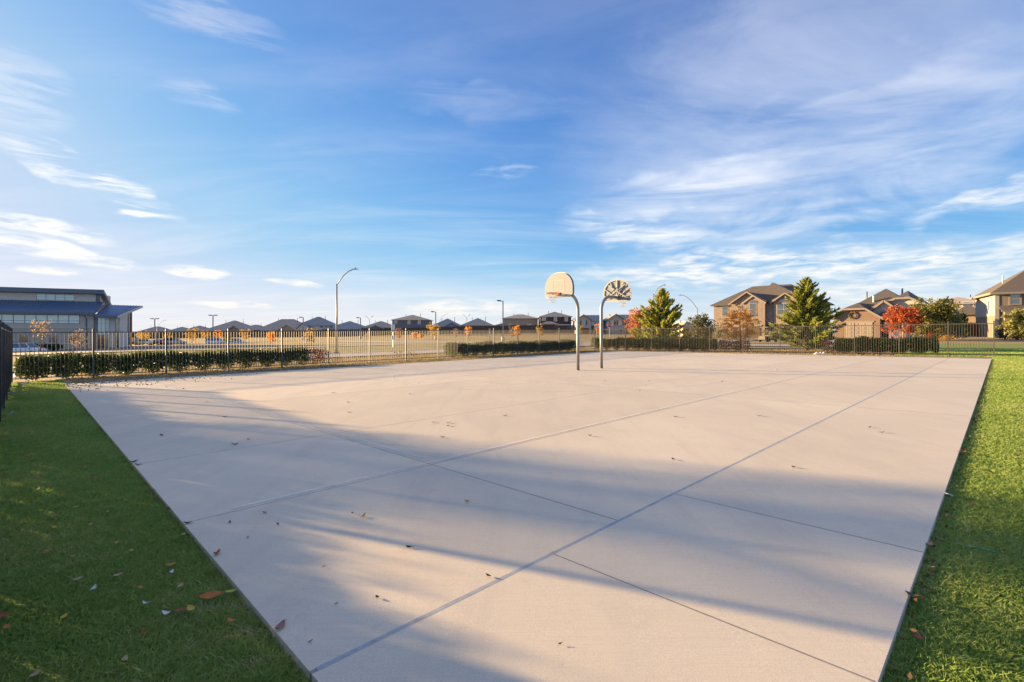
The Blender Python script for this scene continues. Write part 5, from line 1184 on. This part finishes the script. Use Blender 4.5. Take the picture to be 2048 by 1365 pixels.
    if kind == 'suv':
        for s in (-1, 1): MB().bar((a1 + .1, s * wr * .9, zr + .05), (a2 - .1, s * wr * .9, zr + .06), .05, .05).build('roof_rail', M['darkpole'], o)
    MB().box(L - .06, L + .02, -.5, .5, .42, P['hood'] - .38).build('grille', M['darkpole'], o)
    return o
CW, CS, CB, CR, CD = carpaint('white_paint', (.75, .77, .80)), carpaint('silver_paint', (.42, .44, .47)), carpaint('navy_paint', (.02, .03, .05)), carpaint('dark_red_paint', (.16, .02, .03)), carpaint('graphite_paint', (.07, .075, .08))
car('white sport utility car parked before the school at the far left', X(50, 72), 72, math.radians(8), CW, 'suv', Z(711, 72))
for px, kind, p, rz, lab in ((270, 'suv', CB, 100, 'dark navy car parked nearest the school canopy'), (291, 'sedan', CS, 25, 'silver saloon car under the bright yellow tree'), (314, 'sedan', CW, 60, 'white car parked between the silver saloon and the fence post'), (331, 'sedan', CR, 30, 'dark red car parked beside the silver utility car'), (350, 'suv', CS, 20, 'silver utility car at the right end of the parked row'), (434, 'suv', CW, 12, 'white van-like car parked right of the second lamp'), (470, 'pickup', CS, 5, 'pale silver pickup parked at the edge of the field')):
    d = 125; car(lab, X(px, d), d, math.radians(rz), p, kind, Z(690.5, d) if px < 440 else Z(692, d))
def cart():
    d = 63; x = X(1536, d); o = thing('golf_cart', 'small dark golf cart parked on the brick house drive', 'cart', (x, d, T(x, d)), math.radians(205))
    b = MB().add([(-1.15, -.55, .3), (1.15, -.5, .3), (1.15, .5, .3), (-1.15, .55, .3), (-1.15, -.55, .75), (.35, -.55, .55), (1.1, -.45, .75), (1.1, .45, .75), (.35, .55, .55), (-1.15, .55, .75)], [(0, 3, 2, 1), (4, 5, 8, 9), (5, 6, 7, 8), (0, 1, 6, 5, 4), (2, 3, 9, 8, 7), (1, 2, 7, 6), (3, 0, 4, 9)]).build('body', M['brown'], o)
    MB().box(-.75, -.1, -.5, .5, .72, .88).build('seat', M['brown'], o); MB().box(-.85, -.72, -.5, .5, .85, 1.3).build('backrest', M['brown'], o)
    MB().box(-1.1, .85, -.6, .6, 1.82, 1.88).build('roof', M['darkpole'], o)
    for a, c in ((-1.0, -.95), (.75, 1.0)):
        for s in (-1, 1): MB().tube([(c, s * .5, .7), (a, s * .55, 1.83)], .02, 6).build('roof_post', M['darkpole'], o)
    for a in (-.75, .8):
        for s in (-1, 1): MB().tube([(a, s * .42, .23), (a, s * .6, .23)], .23, 14).build('wheel', M['rubber'], o)
    MB().tube([(.55, -.2, .75), (.3, -.2, 1.05)], .02, 6).build('steering_column', M['darkpole'], o)
    for s in (-1, 1): MB().box(-1.18, -1.14, s * .4 - .08, s * .4 + .08, .5, .62).build('tail_light', M['taillight'], o)
cart()

# ------------------------------------------------------------------ person walking on the far field
def person():
    d = 135; x = X(1242, d); o = thing('person', 'person in dark purple clothes walking across the field beyond the stop sign', 'person', (x, d, T(x, d)), math.radians(70))
    J = [((0, 0, .95), .16), ((0, 0, 1.2), .15), ((0, 0, 1.42), .14), ((.02, 0, 1.52), .06), ((.03, 0, 1.66), .105), ((.03, 0, 1.76), .09),
         ((0, .2, 1.42), .07), ((.08, .26, 1.14), .05), ((.25, .24, .95), .035), ((0, -.2, 1.42), .07), ((-.12, -.26, 1.15), .05), ((-.05, -.26, .9), .035),
         ((.05, .1, .86), .10), ((.2, .1, .48), .07), ((.08, .1, .08), .05), ((.2, .1, .04), .04), ((-.04, -.1, .86), .10), ((-.12, -.1, .46), .07), ((-.36, -.1, .12), .05), ((-.26, -.1, .04), .04)]
    E = [(0, 1), (1, 2), (2, 3), (3, 4), (4, 5), (2, 6), (6, 7), (7, 8), (2, 9), (9, 10), (10, 11), (0, 12), (12, 13), (13, 14), (14, 15), (0, 16), (16, 17), (17, 18), (18, 19)]
    me = bpy.data.meshes.new('body'); me.from_pydata([j[0] for j in J], E, []); b = link('body', me, o); b.modifiers.new('skin', 'SKIN'); me.skin_vertices
    for i, j in enumerate(J): me.skin_vertices[0].data[i].radius = (j[1], j[1])
    me.skin_vertices[0].data[0].use_root = True; s = b.modifiers.new('sub', 'SUBSURF'); s.levels = s.render_levels = 1
    me.materials.append(pm('dark_purple_clothes', (.05, .03, .07), (.035, .025, .05), 6, .9))
    P = [(.03 + .1 * math.cos(a) * math.cos(e), .1 * math.sin(a) * math.cos(e), 1.68 + .12 * math.sin(e)) for e in np.linspace(-.2, 1.57, 5) for a in np.linspace(0, 5.5, 8)]
    MB().add(P, [(r * 8 + k, r * 8 + (k + 1) % 8, r * 8 + 8 + (k + 1) % 8, r * 8 + 8 + k) for r in range(4) for k in range(8)], True).build('hair', M['bark'], o)
person()

# ------------------------------------------------------------------ yard decorations
M['pink'] = pm('pink_yard_letter', (.72, .42, .40), (.66, .38, .36), 5, .6)
for px, ch, lab in ((1780, 'J', 'pink yard letter J left of the red maple trunk'), (1794, 'O', 'pink yard letter O with a white disc inside it'), (1809, 'Y', 'pink yard letter Y right of the red maple trunk')):
    d = 66; x = X(px, d); zb = T(x, d); o = thing('yard_letter', lab, 'letter', (x, d, zb), math.radians(-30), 'letters standing in the yard')
    t = text('lettering', ch, 1.35, M['pink'], o, (0, 0, Z(669.5, d) - zb), (math.radians(90), 0, 0), .04, .04)
    for s in (-.15, .15): MB().tube([(s, .03, -.2), (s, .03, Z(673, d) - zb)], .015, 6).build('stake', M['darkpole'], o)
    if ch == 'O': MB().prism([(.3 * math.cos(a), .02, Z(669.5, d) - zb + .36 * math.sin(a)) for a in np.linspace(0, 5.98, 20)], (0, .04, 0)).build('disc', M['signwhite'], o)
def small_bush(label, px, d, r, mat, n, h=None):
    o = tree_root('garden_bush', label, px, d, 'garden bushes by the brick houses', cat='bush'); rg = np.random.default_rng(px); P = rg.normal(size=(n, 3)); P /= np.linalg.norm(P, axis=1, keepdims=True)
    P *= (rg.random(n) ** .35)[:, None] * (1 + .2 * np.sin(P[:, :1] * 6)); P = P * np.array([r, r, (h or r) * .6]) + np.array([0, 0, (h or r) * .62]); cards('leaves', P, .09, mat, o, .55, seed=px, tint=.2 + .6 * clump(P, .5, px) * rg.random(n) + .2 * rg.random(n)); MB().tube([(0, 0, -.1), (0, 0, (h or r) * .5)], .04, 6).build('stem', M['bark'], o)
small_bush('small red bush in the yard between juniper and spruce', 1861, 61, .38, M['red'], 300, .9)
small_bush('yellow-green bush at the left corner of the twin-gabled house', 1432, 84, 1.0, M['juniper'], 700, 1.7)
small_bush('dark bush below the left window of the twin-gabled house', 1447, 85, 1.0, M['dark'], 700, 1.5)
small_bush('dark green bush behind the golf cart', 1556, 70, .9, M['hedge'], 700, 1.5)
small_bush('low bush in front of the twin-gabled house by the orange tree', 1468, 80, .9, M['olive'], 600, 1.1)
small_bush('dark red-green bush by the porch of the house at the right edge', 2010, 60, .9, M['dark'], 700, 1.2)
small_bush('low dark bush at the right edge by the porch', 2036, 58, .8, M['dark'], 600, 1.0)
small_bush('low golden bush at the foot of the spruce', 1893, 60, .8, M['yellow'], 400, .6)

# ------------------------------------------------------------------ leaves and litter
def leafmat(name, c): return pm(name, c, tuple(q * .6 for q in c), 60, .7, coord='object')
LM = {'orange': leafmat('leaf_orange', (.50, .17, .04)), 'yellow': leafmat('leaf_yellow', (.55, .38, .05)), 'brown': leafmat('leaf_brown', (.13, .075, .04)), 'red': leafmat('leaf_red', (.32, .06, .035)), 'tan': leafmat('leaf_tan', (.42, .29, .17)), 'pink': leafmat('leaf_pink', (.38, .18, .15)), 'lime': leafmat('leaf_lime', (.38, .42, .06)), 'dark': leafmat('leaf_dark', (.045, .04, .04)), 'white': leafmat('leaf_white', (.7, .7, .72))}
def leaf_mesh(L, w, curl, mat, seed, stem=True):
    rg = random.Random(seed); m = MB(); n = 8; vs = []
    for i in range(n + 1):
        t = i / n; ww = w / 2 * math.sin(math.pi * min(1, t * .97 + .02)) ** .8; x = (t - .5) * L; z = curl * L * (t - .5) ** 2 * 2.2 + .004
        for s in (-1, 0, 1): vs.append((x, s * ww, z + abs(s) * curl * w * .45 + rg.uniform(-.1, .1) * curl * w * .3))
    m.add(vs, [(3 * i + k, 3 * i + k + 1, 3 * i + 4 + k, 3 * i + 3 + k) for i in range(n) for k in range(2)], True)
    if stem: m.tube([(-L * .48, 0, curl * L * .5 + .004), (-L * .75, L * .06, curl * L * .3 + .006)], .0012 + L * .008, 4)
    me = m.mesh(LM[mat]); return me
rl = random.Random(9)
def leaf(label, px, py, mat, L=.06, curl=.35, grass=False, group=None, tilt=.15, flat=.55):
    L *= .82 if grass else .68; curl *= .55; tilt *= .6
    x, y = gnd(px, py); z = S * x + (.012 if grass else .002)
    if grass: z = S * x - .055 + .052
    o = link('fallen_leaf', leaf_mesh(L, L * flat, curl, mat, rl.random()), None, (x, y, z)); o.rotation_euler = (rl.uniform(-tilt, tilt), rl.uniform(-tilt, tilt), rl.uniform(0, 6.28)); tag(o, label, 'leaf', group or ('leaves fallen on the lawn' if grass else 'leaves fallen on the court')); return o
big = leaf('large orange leaf lying on the turf by the court edge', 422, 1190, 'orange', .155, .08, True, tilt=.05, flat=.42); big.rotation_euler = (.35, .0, .35)
leaf('yellow-green leaf on the turf beside the large orange leaf', 462, 1183, 'lime', .085, .2, True, flat=.5); leaf('yellow leaf with brown edge below the large orange leaf', 381, 1218, 'yellow', .085, .3, True); leaf('red-orange leaf left of the yellow leaf on the turf', 359, 1221, 'red', .075, .3, True)
leaf('orange leaf on the turf near the court edge below the yellow leaf', 462, 1242, 'orange', .065, .4, True); leaf('curled orange leaf standing on the court near the turf edge', 434, 1110, 'orange', .095, .9, False, tilt=.5); leaf('pinkish curled leaf on the court by the turf corner', 560, 1257, 'pink', .11, .6, False)
leaf('curled yellow leaf on the court, lower left', 728, 1034, 'yellow', .085, .8, False, tilt=.4); leaf('curled olive leaf in the middle of the shaded court', 935, 1005, 'yellow', .08, .8, False, tilt=.4); leaf('dark curled leaf on the court above the sunlit patch', 818, 1096, 'dark', .075, .5, False); leaf('red-brown leaf at the edge of the shadow in mid court', 1180, 873, 'red', .10, .8, False, tilt=.4)
leaf('brown leaf on the court beside the long sealed joint', 977, 1154, 'brown', .06, .6); leaf('brown twiggy leaf at the turf edge beside the cross joint', 375, 1048, 'brown', .09, .5)
TG = 'small brown leaf lying on the pale concrete court'
for px, py, s in ((323, 872, .12), (470, 890, .13), (497, 880, .08), (450, 835, .13), (885, 876, .1), (867, 846, .1), (1010, 833, .1), (705, 1028, .05), (530, 1027, .06), (460, 1046, .06), (1347, 920, .09), (1588, 936, .09), (1519, 833, .11), (1352, 835, .11), (1298, 763, .11), (1444, 764, .12), (1765, 866, .1), (1740, 856, .09), (556, 1050, .05), (268, 925, .12), (275, 931, .1), (1210, 763, .1), (1280, 782, .1), (897, 847, .1), (897, 853, .1), (820, 789, .1), (666, 787, .12), (697, 806, .12), (700, 826, .1), (413, 805, .1), (1120, 1290, .03), (648, 1135, .03), (672, 1210, .03), (755, 1197, .05), (620, 1286, .03), (300, 985, .1), (312, 997, .08), (337, 1021, .09), (495, 1077, .04)):
    leaf(TG, px, py, 'brown', s, .6, tilt=.3)
for px, py, c, s in ((111, 1055, 'yellow', .07), (181, 1050, 'tan', .06), (366, 1070, 'tan', .06), (97, 1101, 'orange', .075), (232, 1086, 'yellow', .06), (341, 1130, 'orange', .085), (155, 1159, 'tan', .085), (237, 1150, 'tan', .07), (280, 1176, 'orange', .055), (361, 1172, 'tan', .07), (128, 1234, 'yellow', .06), (14, 1255, 'orange', .06), (71, 1349, 'tan', .07), (250, 1319, 'tan', .06), (289, 1266, 'red', .045), (54, 910, 'orange', .09), (76, 955, 'orange', .08), (192, 958, 'red', .09), (152, 1014, 'yellow', .06), (105, 1032, 'orange', .06), (146, 1113, 'orange', .05), (263, 1102, 'yellow', .05), (12, 950, 'red', .09), (58, 866, 'yellow', .08), (200, 925, 'yellow', .06), (6, 1233, 'red', .09), (347, 1053, 'red', .05), (216, 1024, 'tan', .05)):
    leaf('small %s leaf lying in the shaded turf left of the court' % {'yellow': 'yellow', 'tan': 'tan', 'orange': 'orange', 'red': 'reddish'}[c], px, py, c, s, .35, True, 'leaves fallen on the lawn, ' + c)
for px, py, c, s, lab in ((1858, 1090, 'pink', .085, 'pinkish leaf at the right edge of the court'), (1862, 1135, 'tan', .05, 'small tan leaf on the right turf below the pinkish leaf'), (1946, 1009, 'orange', .07, 'small orange leaf on the right turf'), (1837, 1276, 'red', .06, 'red leaf on the right turf near the bottom'), (1826, 1192, 'brown', .09, 'brown leaf heap at the right edge of the court'), (1925, 905, 'red', .12, 'dark red leaves lying against the court edge far right')): leaf(lab, px, py, c, s, .5, True, 'leaves on the right turf')
def chip(label, px, py, L, mat='white', grass=True, group='paper scraps on the turf'):
    x, y = gnd(px, py); o = link('paper_scrap', leaf_mesh(L, L * .5, .5, mat, px, False), None, (x, y, S * x + (.0 if grass else .004))); o.rotation_euler = (.2, .1, px); tag(o, label, 'litter', group)
for px, py, L, lab in ((187, 1181, .06, 'white paper scrap in the turf below the tan leaf'), (292, 1210, .05, 'white paper scrap in the turf left of the red-orange leaf'), (333, 1229, .05, 'pale paper scrap in the turf left of the yellow leaf'), (341, 1148, .05, 'small white paper scrap near the middle of the left turf'), (45, 770, .3, 'white paper litter at the corner of the black fence'), (90, 770, .2, 'white scrap on the turf near the fence corner'), (22, 790, .28, 'pale blue plastic litter along the black fence'), (10, 834, .25, 'white litter at the foot of the black fence')): chip(lab, px, py, L)
def bag():
    x, y = gnd(1640, 708.5); o = thing('plastic_litter', 'crumpled white plastic litter by the far fence', 'litter', (x, y, S * x)); rg = np.random.default_rng(3); m = MB()
    for k in range(3):
        n = 8; ring = [[((.5 - .3 * k * .4) * .55 * math.cos(a) * (1 - r * .3) * .75 + k * .22 - .2, .15 * math.sin(a) * (1 - r * .3), r * .04 + rg.uniform(-.02, .02)) for a in np.linspace(0, 5.5, n)] for r in range(4)]
        m.add(sum(ring, []), [(r * n + q, r * n + (q + 1) % n, r * n + n + (q + 1) % n, r * n + n + q) for r in range(3) for q in range(n)] + [tuple(3 * n + q for q in range(n))])
    m.build('crumpled_sheet', M['signwhite'], o)
bag()
M['greenpl'] = pm('green_plastic', (.02, .22, .15), (.02, .18, .12), 9, .4); M['bluepl'] = pm('pale_straw', (.55, .62, .75), (.5, .56, .7), 9, .4)
xa, ya = gnd(1928, 1088); xb, yb = gnd(2004, 1106); o = MB().tube([(xa, ya, S * xa - .01), ((xa + xb) / 2, (ya + yb) / 2, S * xa - .005), (xb, yb, S * xb - .012)], .0045, 6).build('plastic_stick', M['greenpl']); tag(o, 'thin green plastic stick lying on the right turf', 'stick')
xa, ya = gnd(1889, 986); xb, yb = gnd(1906, 990); o = MB().tube([(xa, ya, S * xa + .0), (xb, yb, S * xb - .01)], .006, 6).build('drinking_straw', M['bluepl']); tag(o, 'short white straw at the right edge of the court', 'straw')
# fine leaf litter in the far left corner of the court and along the right court edge
rg = np.random.default_rng(8); n = 260; U = 1.2 + np.abs(rg.normal(size=n)) * 2.2; V = 22.6 - np.abs(rg.normal(size=n)) * 1.6; P = np.stack([(U - V) / R2, (U + V) / R2, S * (U - V) / R2 + .012], 1)
M['litter'] = leafm('leaf_litter', [(0, (.06, .035, .02)), (.6, (.16, .09, .05)), (1, (.28, .14, .07))], .1)
o = cards('leaf_litter', P, .034, M['litter'], None, .5, np.tile([1, .3, .1], (n, 1)), .5, 8); tag(o, 'scatter of dry leaf crumbs in the far left corner of the court', 'leaf litter', kind='stuff')
n = 420; U = rg.uniform(2, 26, n); V = .415 + .0093 * (U - 2.6) - .03 - np.abs(rg.normal(size=n)) * .035; P = np.stack([(U - V) / R2, (U + V) / R2, S * (U - V) / R2 - .03 + rg.uniform(0, .03, n)], 1)
o = cards('leaf_litter', P, .017, M['litter'], None, .5, None, 1, 9); tag(o, 'dead leaves and stalks caught along the right edge of the court', 'leaf litter', kind='stuff')
